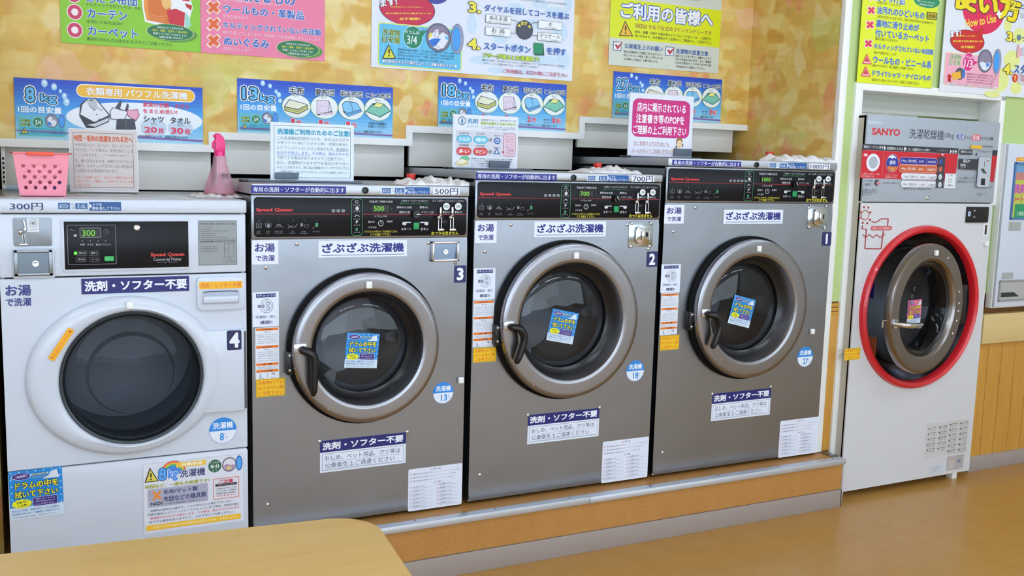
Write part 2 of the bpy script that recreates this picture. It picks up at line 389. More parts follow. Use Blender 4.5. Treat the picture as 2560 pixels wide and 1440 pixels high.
# side walls of the alcove
struct(MB().box(XR, XR+.03, YF+.004, 1.35, 0, 2.75).build('wall_side_right', PAPER))
struct(MB().box(XL-.03, XL, .12, 1.35, 0, 2.75).build('wall_side_left', PAPER))
struct(MB().box(-2.6, XL-.012, .06, .12, 0, 2.75).build('wall_left_end', OPWALL))
struct(MB().box(XL-.16, XL-.012, .045, .13, 0, 2.75, .004).build('trim_2', WHITE2))
# dryer wall: green above, planks below, opening for the dryer
ox0, ox1 = at(2150, 260, YF).x, at(2497, 262, YF).x; oz = at(2320, 238, YF).z
px0 = XR+.03
wr = struct(MB().box(px0, ox0, YF, YF+.06, .88, 2.75).box(ox0, ox1, YF, YF+.06, oz, 2.75).box(ox1, 6.4, YF, YF+.06, .88, 2.75).build('wall_right', GREEN, smooth=0))
MB().box(px0, ox0, YF+.002, YF+.06, 0, .88).box(ox1, 6.4, YF+.02, YF+.06, 0, .88).build('plank_backing', mat('plank_groove', (120, 78, 28), .7), wr)
x = 4.12+.012
k = 0
pitch = .0985
while x < 5.6:
    rep('plank', lambda b: b.box(0, pitch-.004, -.008, .012, .07, .655, .0025, 1), 'plank', wr, (x, YF+.012, 0), PLANK); x += pitch
MB().box(px0, ox0, YF-.002, YF+.01, PT, .82, .002).build('plank', PLANK, wr)
for z in (.826, .845, .864): MB().box(px0, ox0, YF-.004, YF+.01, z-.008, z+.008, .002).build('rail_strip', PLANK, wr)
rz1, rz0 = at(2500, 784, YF-.02).z, at(2500, 857, YF-.02).z
struct(MB().box(ox1+.006, 6.4, YF-.02, YF+.03, rz0, rz1, .004).build('trim_3', RAILM))
struct(MB().box(ox1+.006, 6.4, YF-.006, YF+.03, 0, .075, .002).build('baseboard_right', SKIRT))
# white corner trims and the frame of the dryer opening
struct(MB().box(XR-.003, XR+.034, YF-.012, YF+.012, PT, 2.75, .002).build('trim_4', WHITE2))
t0 = ox0-.012
struct(MB().box(t0-.028, t0+.014, YF-.012, YF+.4, 0, oz+.001, .002).box(t0-.028, ox1+.03, YF-.012, YF+.4, oz-.001, oz+.033, .002).box(ox1-.002, ox1+.03, YF-.012, YF+.1, 1.3, oz+.02, .002).build('trim_5', WHITE2))
struct(MB().box(t0+.012, ox1, YF+.10, YF+.12, 1.70, oz+.1).build('wall_niche_back', mat('niche_grey', (188, 190, 180), .6)))
struct(MB().box(ox1-.001, ox1+.03, YF+.05, YF+.46, 0, oz+.1).build('wall_niche_side', GREEN))
# rest of the room, behind and beside the camera
struct(MB().box(-2.7, -2.6, -5.4, .12, 0, 2.75).build('wall_left', OPWALL))
struct(MB().box(6.4, 6.5, -5.4, 3.2, 0, 2.75).build('wall_far_right', OPWALL))
struct(MB().box(-2.7, 6.5, -5.5, -5.4, 0, .5).box(-2.7, 6.5, -5.5, -5.4, 2.5, 2.75).box(1.8, 6.5, -5.5, -5.4, .5, 2.5).build('wall_front', OPWALL))
fr = MB()
for x in (-2.65, -1.6, -.5, .6, 1.75): fr.box(x-.035, x+.035, -5.48, -5.42, .5, 2.5)
fr.box(-2.65, 1.8, -5.48, -5.42, .5, .56).box(-2.65, 1.8, -5.48, -5.42, 2.44, 2.5)
wn = struct(fr.build('window_1', ALU, smooth=0))
# ceiling lights
LAMP = mat('fluorescent_tube', (222, 236, 255), .4, 0, 13)
for i, (x, y) in enumerate([(-.8, -1.5), (1.0, -1.5), (2.8, -1.5), (4.6, -1.5), (-.8, -3.1), (1.0, -3.1), (2.8, -3.1), (4.6, -3.1)]):
    t = thing('ceiling_light', 'white fluorescent ceiling light with two bare tubes', 'light', (x, y, 2.75), 'fluorescent lights on the ceiling')
    MB().box(x-.62, x+.62, y-.11, y+.11, 2.7, 2.75, .004).build('housing', WHITE2, t)
    for s in (-.06, .06): MB().cyl(.016, (x-.6, y+s, 2.68), 1.2, 'x', 12).build('tube', LAMP, t)

# ------------------------------------------------------------- platform
pf, pr_ = -.095, 3.19
P = thing('washer_platform', 'low step under the washers faced in amber vinyl with aluminium nosing', 'platform', (1.4, 0, 0))
MB().box(-2.6, pr_-.004, pf+.006, YF+.004, .08, PT-.004).box(XL, XR, YF, 1.3, .08, PT-.004).build('deck', VINYL, P, smooth=0)
MB().box(-2.6, pr_-.004, pf+.002, pf+.012, .08, PT-.01).build('riser', VINYL, P, smooth=0)
MB().box(-2.6, pr_-.002, pf-.003, pf+.01, 0, .078, .002).box(pr_-.01, pr_, pf-.003, YF-.012, 0, .078, .002).build('skirting', SKIRT, P)
for a, b in ((-2.6, at(1473, 1247, pf).x-.0006), (at(1473, 1247, pf).x+.0006, pr_+.006)):
    MB().prismz([(a, pf-.006), (b, pf-.006), (b, pf+.03), (a, pf+.03)], PT-.006, PT, .0015).box(a, b, pf-.008, pf, PT-.024, PT-.002, .003).build('nosing', ALU, P)
MB().box(pr_-.03, pr_+.006, pf+.03, YF-.014, PT-.006, PT, .0015).box(pr_, pr_+.006, pf-.006, YF-.014, PT-.02, PT-.002, .002).build('nosing', mat('grey_metal', (140, 145, 150), .35, 1), P, label='grey metal side nosing')
MB().box(pr_-.006, pr_+.001, pf-.002, pf+.012, .078, PT-.02, .001).build('corner_strip', mat('pale_strip', (186, 180, 176), .5), P)
for px, py in ((1035, 1300), (1436, 1253), (1245, 1278), (1633, 1219), (1797, 1189), (1948, 1168), (2087, 1149)):
    q = atz(px, py, PT); MB().cyl(.004, (q.x, pf+.018, PT-.001), .0014, 'z', 10).build('screw', mat('dark_screw', (60, 58, 56), .5), P)

# ------------------------------------------------------------- cabinets helper
def plate_hole(b, x0, x1, z0, z1, cx, cz, r, y0, y1, n=80, sx=1):
    ang = sorted([2*math.pi*i/n for i in range(n)]+[math.atan2(z-cz, x-cx) % (2*math.pi) for x in (x0, x1) for z in (z0, z1)])
    def edge(t):
        c, s = math.cos(t), math.sin(t); k = 1e9
        if c > 1e-9: k = min(k, (x1-cx)/c)
        if c < -1e-9: k = min(k, (x0-cx)/c)
        if s > 1e-9: k = min(k, (z1-cz)/s)
        if s < -1e-9: k = min(k, (z0-cz)/s)
        return cx+k*c, cz+k*s
    L = []
    for y in (y0, y1):
        L.append([b.b.verts.new((cx+sx*r*math.cos(t), y, cz+r*math.sin(t))) for t in ang]); L.append([b.b.verts.new((edge(t)[0], y, edge(t)[1])) for t in ang])
    n = len(ang)
    for i in range(n):
        j = (i+1) % n; a, c, d, e = L
        for q in ((a[i], a[j], c[j], c[i]), (d[j], d[i], e[i], e[j]), (a[j], a[i], d[i], d[j]), (c[i], c[j], e[j], e[i])): b.b.faces.new(q)
    return b

def drum_sticker(name, parent, c, Y, s, rot, bgc=(30, 140, 220), M=None):   # wipe-the-drum sticker, 100 x 104 units
    p = Print(Y, W=100, H=104, xz=(c[0]-s/2, c[0]+s/2, c[1]+s*.52, c[1]-s*.52), rot=rot, M=M); navy = (52, 34, 130)
    p.base(.0006, (214, 230, 246)); p.rect(0, 0, 100, 78, bgc)
    for i in range(13):
        for j in range(11):
            if (i+j) % 2 == 0 and (j < 2 or j > 8 or i < 1 or i > 11 or j == 5): p.ell(3+i*7.6, 2+j*7.1, 6+i*7.6, 5+j*7.1, (190, 226, 250), 8)
    p.ell(6, 5, 40, 19, navy, out=(230, 240, 250), ow=.08); p.text('ご利用前に', 10, 8.5, 36, 15.5, (240, 236, 250), rot=-9)
    p.poly([(62, 22), (74, 16), (78, 8), (90, 4), (94, 22)], (224, 232, 242)); p.text('前の方の汚れが', 44, 8, 73, 13, (226, 214, 90), .03); p.text('残っていることも…', 44, 14.5, 73, 18, (226, 214, 90), .02)
    p.text('ドラムの中を', 11, 24, 92, 39, (246, 232, 40), .04, (20, 30, 70), .11); p.text('拭いて下さい', 9, 43, 90, 58, (246, 232, 40), .04, (20, 30, 70), .11)
    p.poly([(22+(17 if i % 2 else 20)*math.cos(i*math.pi/12), 70+(8.5 if i % 2 else 10.5)*math.sin(i*math.pi/12)) for i in range(24)], (240, 236, 30))
    p.text('前客汚れ', 12, 64, 33, 69, (40, 50, 60), .03, rot=-6); p.text('に注意!', 14, 71, 32, 76, (40, 50, 60), .03, rot=-6)
    p.rrect(43, 60, 88, 78, .15, navy, (200, 220, 246), .05)
    for i, t in enumerate(('※特にボールペン', '汚れは見えない', 'ことがあります。')): p.text(t, 47, 62+i*5.4, 84, 65.6+i*5.4, (230, 220, 246), .015)
    p.text('前の方の洗濯、乾燥が終了している場合、', 3, 82, 92, 86.5, (50, 120, 190), .01); p.text('洗濯物を取り出して機械をご利用下さい。', 3, 89, 92, 93.5, (50, 120, 190), .01); p.text('ご使用中の洗濯機、乾燥機の中を確認し、洗濯物の取り忘れにご注意下さい。', 3, 97, 88, 99.5, (60, 70, 100), 0)
    return p.build(name, parent)

def caution_sticker(parent, a, b):
    p = Print(-.0012, (a, b), 90, 45); p.base(.0006, (246, 196, 20)); p.frame(1.5, 1.5, 88.5, 43.5, .02, .02, (90, 70, 20)); o = (226, 84, 20)
    for i, t in enumerate(('洗濯物をドアに', 'はさまない様', 'ご注意下さい')): p.text(t, 6, 5+i*13, 84, 14+i*13, o, .012)
    p.build('caution_sticker', parent)
def kg_sticker(parent, c, r, num, Y=-.0012):
    p = Print(Y, W=100, H=100, xz=(c[0]-r, c[0]+r, c[1]+r, c[1]-r)); bl = (44, 140, 226)
    n = 40; ring = [(50+50*math.cos(2*math.pi*i/n), 50+50*math.sin(2*math.pi*i/n)) for i in range(n)]
    p.slab([p.T(*q) for q in ring], .0006, (232, 240, 250)); p.ell(1, 1, 99, 99, bl, hole=.97, n=40)
    p.poly([(50+50*math.cos(math.pi*(i/20+1)), 50+50*math.sin(math.pi*(i/20+1))) for i in range(21)], bl)
    p.text('洗濯機', 13, 17, 87, 43, (244, 248, 254), .03); p.text(num, 38, 57, 38+16*len(num), 88, bl, .035)
    p.text('キ', 38+17*len(num), 60, 45+17*len(num), 67, bl); p.text('ロ', 42+17*len(num), 72, 49+17*len(num), 79, bl)
    p.build('capacity_sticker', parent)
def door_strip(p, x0, y0, x1, y1, tilt=0):   # 'door / E:dL' sticker in M3-lid pixels, p is px mode
    pass
def num_sticker(parent, a, b, t):
    p = Print(-.0012, (a, b), 60, 90); nv = (30, 36, 96)
    p.slab([p.T(*q) for q in rr(0, 60, 0, 90, 7)], .0006, nv); p.text(t, 12 if t != '1' else 22, 10, 48 if t != '1' else 37, 80, (240, 244, 252), .055); p.build('number_sticker', parent)
NAVY = (36, 44, 130)
def reader(parent, a, b, Y=-.0012):       # white 'hot water wash' label
    p = Print(Y, (a, b), 66, 60); p.base(.0006, (230, 236, 248)); p.text('お湯', 7, 7, 58, 30, NAVY, .04); p.text('で洗濯', 9, 37, 57, 53, NAVY, .035); p.build('hot_water_label', parent)

def display(p, x0, y0, x1, y1, t):        # green segment digits
    p.text(t, x0, y0, x1, y1, (110, 190, 40), .01, emit=.25)

# lid and control panel are drawn once in the photo pixels of washer no. 3 and moved onto the others
L3 = (.700, 1.438, 1.354, 1.179)
def remapper(X0, X1, Zt, Zp):
    return lambda X, Z: (X0+(X-L3[0])*(X1-X0)/(L3[1]-L3[0]), Zp+(Z-L3[3])*(Zt-Zp)/(L3[2]-L3[3]))
def lid_print(W, X0, X1, Zt, Zp, price, Yl, bl):
    rm = remapper(X0, X1, Zt, Zp)
    p = Print(Yl-.0002, remap=rm); sl = lambda a, b, col: p.rect(*a, *b, col)
    sl(bl[0], bl[1], (28, 34, 138)); (ax, ay), (bx, by) = bl; h = by-ay-2
    p.text('専用の洗剤・ソフターが自動的に出ます', ax+5, ay+4.5, bx-4, by-3.5, (236, 240, 252), .015)
    p.build('dispensing_label', W)
    p = Print(Yl-.0002, remap=rm); p.rect(953, 468, 1013, 485, (226, 236, 248)); p.rect(955, 470, 977, 483.5, (50, 100, 160)); p.text('dOOr', 956.5, 472.5, 975, 481, (220, 234, 250), .0)
    p.text('また', 979, 469.5, 985, 475, (60, 70, 90), 0, rot=50); p.text('は', 981, 476, 985, 481, (60, 70, 90), 0)
    p.rect(987, 470, 1011, 484, (50, 100, 160)); p.text('E:dL', 991, 473, 1008, 482, (220, 234, 250), .0)
    p.rect(1013, 467.5, 1074, 486, (30, 92, 166)); p.poly([(1013.5, 471), (1018, 476.5), (1013.5, 482)], (230, 240, 250))
    p.text('ドアを', 1019, 470.5, 1035, 476.5, (240, 246, 252), .012); p.text('閉め直して下さい', 1019, 478, 1070, 484, (240, 246, 252), .012); p.build('door_message_label', W)
    p = Print(Yl-.0002, remap=rm); p.rect(1083, 469, 1149, 487, (232, 238, 248)); p.text(price, 1087, 471.5, 1145, 485.5, (34, 40, 90), .012); p.build('price_label', W)
def panel_print(W, X0, X1, Zt, Zp, amount, dial, nt):
    rm = remapper(X0, X1, Zt, Zp); p = Print(-.0072, remap=rm, rough=.4); Wt = (205, 208, 214); gr = (60, 150, 100); dim = (130, 132, 140)
    ln = lambda a, b, wd, c: p.line([a, b], wd, c)
    ln((631, 535), (875, 535.5), 1.1, (190, 30, 44)); ln((905, 535.5), (1165, 536), 1.1, (190, 30, 44))
    p.text('Speed Queen', 640, 519.5, 732, 531, (222, 50, 48), .05)
    for i in range(nt): p.rrect(829+i*12.2, 523, 838+i*12.2, 531, .3, dim); 
    for i, x in enumerate((646, 670, 697, 731, 759, 790)):
        p.text(str(i+1), x+1, 550, x+3, 553, dim, 0)
        c = gr if i == 5 else dim
        if i == 0: p.frame(x-6, 557, x+8, 570, .2, .08, c); p.ell(x-2, 560, x+4, 567, c, hole=.7, n=14)
        elif i == 1: p.frame(x-7, 557, x+8, 567, .2, .1, c); p.ell(x-3, 559, x+5, 570, c, n=12)
        elif i == 2: p.line([(x-9, 569), (x-2, 560), (x+4, 565), (x+11, 569)], 1.2, c); p.ell(x-4, 560, x+5, 568, c, hole=.7, n=12)
        elif i == 3: p.line([(x-12, 562), (x-4, 568), (x+6, 568), (x+12, 560)], 1.4, c); p.line([(x-12, 571), (x+2, 563)], 1, c)
        elif i == 4: p.rect(x-8, 558, x-2, 566, c); p.frame(x+2, 561, x+13, 568, .1, .1, c)
        else: p.rrect(x-2, 557, x+5, 567, .2, c); p.line([(x-11, 572), (x-4, 567)], 1.2, dim)
        a, b = (('Load', 'Clothes'), ('Close', 'Door'), ('Select Cycle', 'Temperature'), ('Add', 'Supplies'), ('Insert', 'Coins/Start'), ('Push Start', ''))[i]
        q = 3.1*len(a)/2*.55; p.text(a, x-q, 577, x+q, 580.3, dim, 0)
        if b: q = 3.1*len(b)/2*.6; p.text(b, x-q, 581.3, x+q, 584.6, dim, 0)
    p.frame(878, 496, 905.5, 589, .09, .013, gr)
    for i, y in enumerate((501, 516, 536, 551, 569)):
        if i == 0: p.frame(888, y, 895, y+7, .2, .14, Wt)
        elif i == 1: p.ell(888, y, 897, y+10, Wt, n=14)
        elif i == 2: p.line([(886, y+6), (891, y+1), (898, y+5)], 1.5, Wt)
        elif i == 3: p.text('P', 889, y, 895, y+8, Wt, .05)
        else: p.rrect(888, y, 894, y+9, .4, gr)
        p.text('・・・・', 884, y+11, 899, y+12.5, Wt, .02)
    p.text('料金/終了時間の目安', 923, 501, 981, 507, Wt, .01)
    p.rrect(929, 512.5, 972, 530, .15, (14, 16, 16)); display(p, 934, 515, 960, 527.5, amount); p.ell(923, 519, 927, 524, (60, 62, 66), n=10); p.ell(976, 519, 980, 524, (60, 62, 66), n=10)
    p.text('ドアロック中', 936, 538, 966, 543, Wt, .01); p.text('脱水中', 920, 552, 936, 557, Wt, .01); p.text('洗濯中', 966, 551, 981, 556, Wt, .01); p.text('すすぎ中', 920, 566, 940, 570.5, Wt, .01)
    p.ell(944.5, 550.5, 958, 565.5, Wt, hole=.8, n=20); p.line([(951, 553.5), (951, 558), (954, 558)], 1.1, Wt)
    p.text('ドアロック中ランプが消えてから', 911, 576, 992, 581.5, (226, 214, 60), .015); p.text('ドアを開けて下さい', 926, 583.5, 976, 588.5, (226, 214, 60), .015)
    p.text('ご希望のコースにダイヤルを合わせて', 1002, 499.5, 1071, 504, Wt, 0); p.text('緑のスタートボタンを押して下さい。', 1000, 506, 1072, 510.5, gr, .01)
    p.text('標準/ぬるま湯', 991, 515.5, 1028, 521, Wt, .015); p.text('標準/水', 1048, 515.5, 1069, 521, Wt, .015); p.text('標準/お湯', 997, 527.5, 1024, 533, Wt, .015); p.text('デリケート/水', 1053, 527.5, 1083, 533, Wt, .015)
    for s, x in ((1, 1005), (-1, 1070)):
        p.rrect(*( (x, 554.5, x+10, 563) if s > 0 else (x-10, 554.5, x, 563)), .4, Wt); p.rect(*((x+8, 554.5, x+21, 557.3) if s > 0 else (x-21, 554.5, x-8, 557.3)), Wt)
    p.text('スタート', 1002, 569, 1027, 575.5, Wt, .03); p.text('ボタン', 1050, 569, 1070, 575.5, Wt, .03)
    p.text('コインはゆっくり入れてください', 1080, 499, 1159, 504.5, Wt, .005)
    for x, t in ((1115, '100'), (1144.5, '500')):
        p.ell(x-8.5, 507, x+8.5, 525, (226, 232, 236), n=24); p.text(t, x-5, 512.5, x+5, 519.5, (40, 70, 66), .02); p.poly([(x-10, 530), (x-6, 526.5), (x-6, 533)], Wt); p.text('投入口', x-5, 527, x+9, 533, Wt, .01)
    p.text('返却ボタン', 1105, 552, 1116, 556, dim, 0)
    p.text('おつりは出ません', 1077, 578.5, 1145, 586.5, (232, 222, 50), .03); p.build('control_lettering', W)
    w3 = lambda x, y: Vector((lambda X, Z: (X, -.006, Z))(*rm(at(x, y, -.006).x, at(x, y, -.006).z)))
    a, b = w3(1032.5, 556), w3(1046.5, 573.5); MB().box(a.x, b.x, -.013, -.006, b.z, a.z, .002).build('start_button', mat('green_button', (24, 150, 84), .4), W)
    c = w3(1037, 535); kn = MB().cyl(.013, (0, 0, 0), -.016, 'y', 24).box(-.003, .003, -.022, -.014, -.012, .012, .001).xf(Matrix.Translation(c) @ Matrix.Rotation(math.radians(dial), 4, 'Y')).build('selector_knob', BLACK, W)
    MB().box(-.0012, .0012, -.0226, -.0218, -.002, .011).xf(Matrix.Translation(c) @ Matrix.Rotation(math.radians(dial), 4, 'Y')).build('pointer', mat('print', (225, 228, 232), .45), kn)
    for x in (1098.5, 1128):
        k = lambda dx, y: w3(x+dx, y)
        q = MB(); a, b = k(-3, 517), k(3, 541); q.box(a.x+.001, b.x-.001, -.02, -.006, b.z, a.z, .002).ball(.0075, tuple(k(-6, 543)+Vector((0, -.016, 0))), 1, 8)
        a, b = k(-4, 543), k(4, 572); q.box(a.x, a.x+.0015, -.012, -.006, b.z, a.z).box(b.x-.0015, b.x, -.012, -.006, b.z, a.z); a, b = k(-7, 571), k(9, 577); q.box(a.x, b.x, -.018, -.006, b.z, a.z, .002)
        q.build('coin_slot', CHROME, W)
        a, b = k(-2, 547), k(2, 569); MB().box(a.x, b.x, -.0085, -.006, b.z, a.z).build('slot_recess', DARK, W)

def washer(tagtxt, X0, X1, Zt, Zp, Zb, cx, cz, R, lidz, price, amount, dial, nt, num, kg, S, group='stainless coin washers on the platform'):
    W = thing('coin_washer', tagtxt, 'washing machine', ((X0+X1)/2, .3, PT), group)
    D = .72; cg, rg = (cx, cz), R*.66
    b = MB()                          # carcass
    b.box(X0, X0+.012, .004, D, Zb, Zt-.04).box(X1-.012, X1, .004, D, Zb, Zt-.04).box(X0, X1, D-.012, D, Zb, Zt-.04).box(X0, X1, .03, D, Zb, Zb+.012)
    b.build('carcass', GREYM, W, smooth=0)
    for fx in (X0+.06, X1-.06):
        for fy in (.06, D-.06): rep('foot', lambda q: q.cyl(.022, (0, 0, 0), .012, 'z', 16), 'foot', W, (fx, fy, PT), BLACK)
    MB().box(X0, X1, -.010, D, lidz, Zt, .004).build('top_cover', STEELT, W)
    fp = MB(); plate_hole(fp, X0, X1, Zb, Zp, cx, cz, R*.80, 0, .012); bmesh.ops.bevel(fp.b, geom=[e for e in fp.b.edges if abs(e.verts[0].co.y) < 1e-6 and abs(e.verts[1].co.y) < 1e-6 and (abs(e.verts[0].co.x-e.verts[1].co.x) < 1e-6 and (abs(e.verts[0].co.x-X0) < 1e-6 or abs(e.verts[0].co.x-X1) < 1e-6))], offset=.004, segments=2, affect='EDGES')
    fp.build('front_panel', STEEL, W)
    # control fascia
    MB().box(X0, X1, -.002, .012, Zp+.001, lidz-.002, .002).build('fascia_frame', STEEL, W)
    MB().prism(rr(X0+.008, X1-.008, Zp+.008, lidz-.008, .012), -.006, .0, .0015).build('control_panel', BLACKP, W)
    panel_print(W, X0, X1, Zt, Zp, amount, dial, nt); lid_print(W, X0, X1, Zt, Zp, price, -.010, S.get('lab', ((628, 463), (865, 485))))
    rm = remapper(X0, X1, Zt, Zp); q = at(913, 476, -.01); lx, lz = rm(q.x, q.z)
    MB().lathe([(.0115, 0), (.011, -.004), (.007, -.0045), (.0055, -.001), (1e-4, -.001)], (lx, -.010, lz), 'y', 24).build('lock', BLACK, W)
    # door
    g = MB().lathe([(R*1.0, 0.0), (R+.010, -.002), (R+.010, -.018), (R-.004, -.026), (R*.8, -.026), (R*.78, .03)], (cx, -.0, cz), 'y', 96); g.build('door_gasket', GASK, W)
    d = MB().lathe([(R-.004, -.02), (R, -.026), (R, -.046), (R-.003, -.0535), (R-.010, -.0575), (R-.018, -.0585), (R-.022, -.0586), (R*.81, -.0577), (R*.795, -.0575), (R*.765, -.054), (R*.745, -.044), (R*.72, -.018), (R*.70, -.002)], (cx, 0, cz), 'y', 128).build('door', STEELR, W)
    MB().lathe([(R*.705, -.006), (R*.67, .004), (R*.635, .010), (R*.63, .03), (R*.70, .05)], (cx, 0, cz), 'y', 96).build('window_seal', mat('window_seal', (22, 23, 26), .25), d)
    MB().lathe([(R*.63, .012), (R*.60, .006), (R*.5, -.001), (R*.25, -.007), (1e-4, -.009)], (cx, .002, cz), 'y', 72).build('glass', GLASS, d)
    MB().lathe([(R*.68, .05), (R*.66, .12), (R*.70, .13), (R*.70, .40), (R*.3, .42), (1e-4, .42)], (cx, 0, cz), 'y', 72).build('drum', DRUM, W)
    for k in range(3):
        a = math.radians(90+120*k); MB().prism([(-.03, 0), (.03, 0), (.012, .05), (-.012, .05)], .14, .39, 0).xf(Matrix.Translation((cx, 0, cz)) @ Matrix.Rotation(-a, 4, 'Y') @ Matrix.Translation((0, 0, -R*.7))).build('drum_paddle', DRUM, W)
    # handle
    hp = [at(x, y, -.075) for x, y in S['handle']]
    n = len(hp); pth = []
    pts = [hp[0]+Vector((0, .022, 0)), hp[0]]+hp[1:]
    for i in range(len(pts)-1):
        for t in (0, .34, .67): 
            p0, p1, p2, p3 = pts[max(i-1, 0)], pts[i], pts[i+1], pts[min(i+2, len(pts)-1)]
            pth.append(.5*((2*p1)+(p2-p0)*t+(2*p0-5*p1+4*p2-p3)*t*t+(3*p1-p0-3*p2+p3)*t**3)+Vector((0, -.012*min(1, (i+t)/2), 0)))
    pth.append(pts[-1]+Vector((0, -.012, 0))); m = len(pth); rads = [.0145+.0035*math.sin(math.pi*min(1, i/(m-1)*1.05)) for i in range(m)]; rads[-1] = .008
    MB().tube(pth, rads, 14, (1, .8)).build('handle', BLACK, d)
    hx = pth[0]; MB().box(hx.x-.03, hx.x+.012, -.0665, -.054, hx.z-.012, hx.z+.02, .004).build('handle_plate', STEELB, d)
    lx = cx-R; MB().box(lx-.014, lx+.012, -.03, 0, cz-.075, cz+.0, .003).build('latch', BLACK, W)
    for z in (cz-.012, cz-.06): screw(W, (lx-.004, -.031, z), .0055)
    for x, y in S['dscrew']: q = at(x, y, -.055); screw(d, (q.x, -.054, q.z), .0062)
    for x, y in S['small']: q = at(x, y, -.055); screw(d, (q.x, -.0555, q.z), .0035)
    for x, y in S['screw']: q = at(x, y, 0); screw(W, (q.x, -.0012, q.z), .0065)
    q = at(*S['magnet'], -.06); MB().box(q.x-.0105, q.x+.0105, -.068, -.054, q.z-.012, q.z+.012, .004, 3).build('sensor_tab', WHITE2, d, label='white plastic tab')
    if S.get('tab2'): q = at(*S['tab2'], -.01); MB().box(q.x-.0105, q.x+.0105, -.014, 0, q.z-.011, q.z+.011, .004, 3).build('sensor_tab', WHITE2, W, label='white plastic tab')
    # stickers
    c = at(*S['drum'][0], -.012); drum_sticker('drum_sticker', d, (c.x, c.z), -.0085, .113, S['drum'][1])
    reader(W, *S['yu'])
    a, b = S['zabu']; p = Print(-.0012, (a, b), 220, 42); p.base(.0006, (230, 238, 250)); p.text('ざぶざぶ洗濯機', 8, 6, 213, 32, NAVY, .045); p.rect(7, 36, 214, 37.3, NAVY); p.build('name_label', W)
    a, b = S['check']; p = Print(-.0012, (a, b), 60, 82); p.base(.0006, (228, 236, 250)); p.rect(8, 4, 53, 13, (28, 40, 110)); p.text('!!チェック!!', 10, 5.5, 51, 11.5, (230, 236, 250), .02)
    p.ell(17, 17, 47, 50, (90, 96, 130), hole=.93); p.ell(22, 22, 43, 45, (40, 46, 90), hole=.93); p.rect(10, 28, 26, 39, (228, 236, 250)); p.text('確認', 11, 29, 28, 38, (50, 54, 96), .03); p.ell(31, 24, 39, 32, (50, 54, 96), hole=.7); p.ell(31, 34, 39, 42, (50, 54, 96), hole=.7)
    p.text('洗濯前・後に', 6, 55, 55, 62, (30, 40, 100), .01); p.text('確認!!', 17, 67, 45, 76, (30, 40, 100), .03); p.build('check_label', W)
    a, b = S['warn']; p = Print(-.0011, (a, b), 60, 132); p.slab([p.T(*q) for q in rr(0, 60, 0, 132, 4)], .0005, (228, 234, 244)); og = (238, 124, 28); gy = (90, 96, 110)
    for y, t in ((1.5, '▲WARNING'), (46, '▲WARNING'), (90, '注 意'), (107, 'ドアの開閉')): p.rect(2, y, 58, y+6.5, og); p.text(t, 17, y+1, 43, y+5.5, (70, 30, 10), .03)
    for y in (10, 54): p.text('警 告', 23, y, 37, y+3.5, gy, 0)
    for i, y in enumerate((17, 22, 28, 33, 38, 61, 66, 71, 77, 83, 99, 102.5)): p.text(('けがの恐れがあります。必ずお守り下さい', '・運転中は絶対にドアを開けないで下さい', '・お子様をドラムの中で遊ばせないこと')[i % 3], 3+2*(i % 2), y, 57-3*(i % 3), y+2.4, gy, 0)
    p.line([(30, 116), (30, 130)], .5, gy); p.line([(12, 118), (12, 125), (15, 125)], 1.3, (20, 20, 24)); p.line([(40, 118), (47, 117), (46, 122)], 1.3, (20, 20, 24)); p.text('閉じる', 9, 127, 21, 130, gy, 0); p.text('開ける', 39, 127, 51, 130, gy, 0); p.build('warning_label', W)
    caution_sticker(W, *S['caution'])
    num_sticker(W, *S['num'], num)
    a, b = S['kg']; q = at(*a, -.001); kg_sticker(W, (q.x, q.z), b, kg)
    a, b = S['nodet']; p = Print(-.0012, (a, b), 220, 84); p.base(.0006, (228, 236, 248)); p.rect(0, 0, 220, 31, (28, 30, 110)); p.text('洗剤・ソフター不要', 5, 5, 214, 26, (240, 244, 252), .045)
    p.frame(5, 35, 215, 79, .0, .02, (90, 94, 130)); p.text('おしめ、ペット用品、クツ等は', 12, 40, 205, 54, (50, 54, 100), .004); p.text('公衆衛生上ご遠慮ください', 12, 60, 190, 74, (50, 54, 100), .004); p.line([(12, 57), (205, 57)], .5, (90, 94, 130)); p.line([(12, 76.5), (205, 76.5)], .5, (90, 94, 130)); p.build('no_detergent_label', W)
    a, b = S['safe']; p = Print(-.0011, (a, b), 134, 110); p.slab([p.T(*q) for q in rr(0, 134, 0, 110, 4)], .0005, (226, 232, 246)); gy = (96, 100, 120)
    p.text('警 告', 62, 4, 80, 8, gy, .01); p.poly([(55, 8), (57.5, 4), (60, 8)], (230, 110, 90)); p.text('注 意', 62, 39, 80, 43, gy, .01)
    for i in range(3): p.frame(4, 12+i*9, 9, 17+i*9, .5, .12, (226, 110, 110)); p.text('爆発や火災の恐れがあるものは洗濯しないで下さい', 12, 12.5+i*9, 60, 16+i*9, gy, .012); p.text('ガソリン、シンナー、ベンジンなどの付着した衣類', 62, 12.5+i*9, 126-9*i, 15+i*9, (140, 144, 164), 0)
    for i in range(6):
        for cx_ in (4, 70): p.frame(cx_, 46+i*10, cx_+4.5, 50.5+i*10, .5, .12, (226, 110, 110)); p.text('けがの原因になります', cx_+7, 46+i*10, cx_+36, 49.5+i*10, gy, .012); p.text('機械が止まるまでドアに触れないで下さい', cx_+7, 51+i*10, cx_+56, 53+i*10, (150, 154, 172), 0)
    p.build('safety_label', W)
    return W

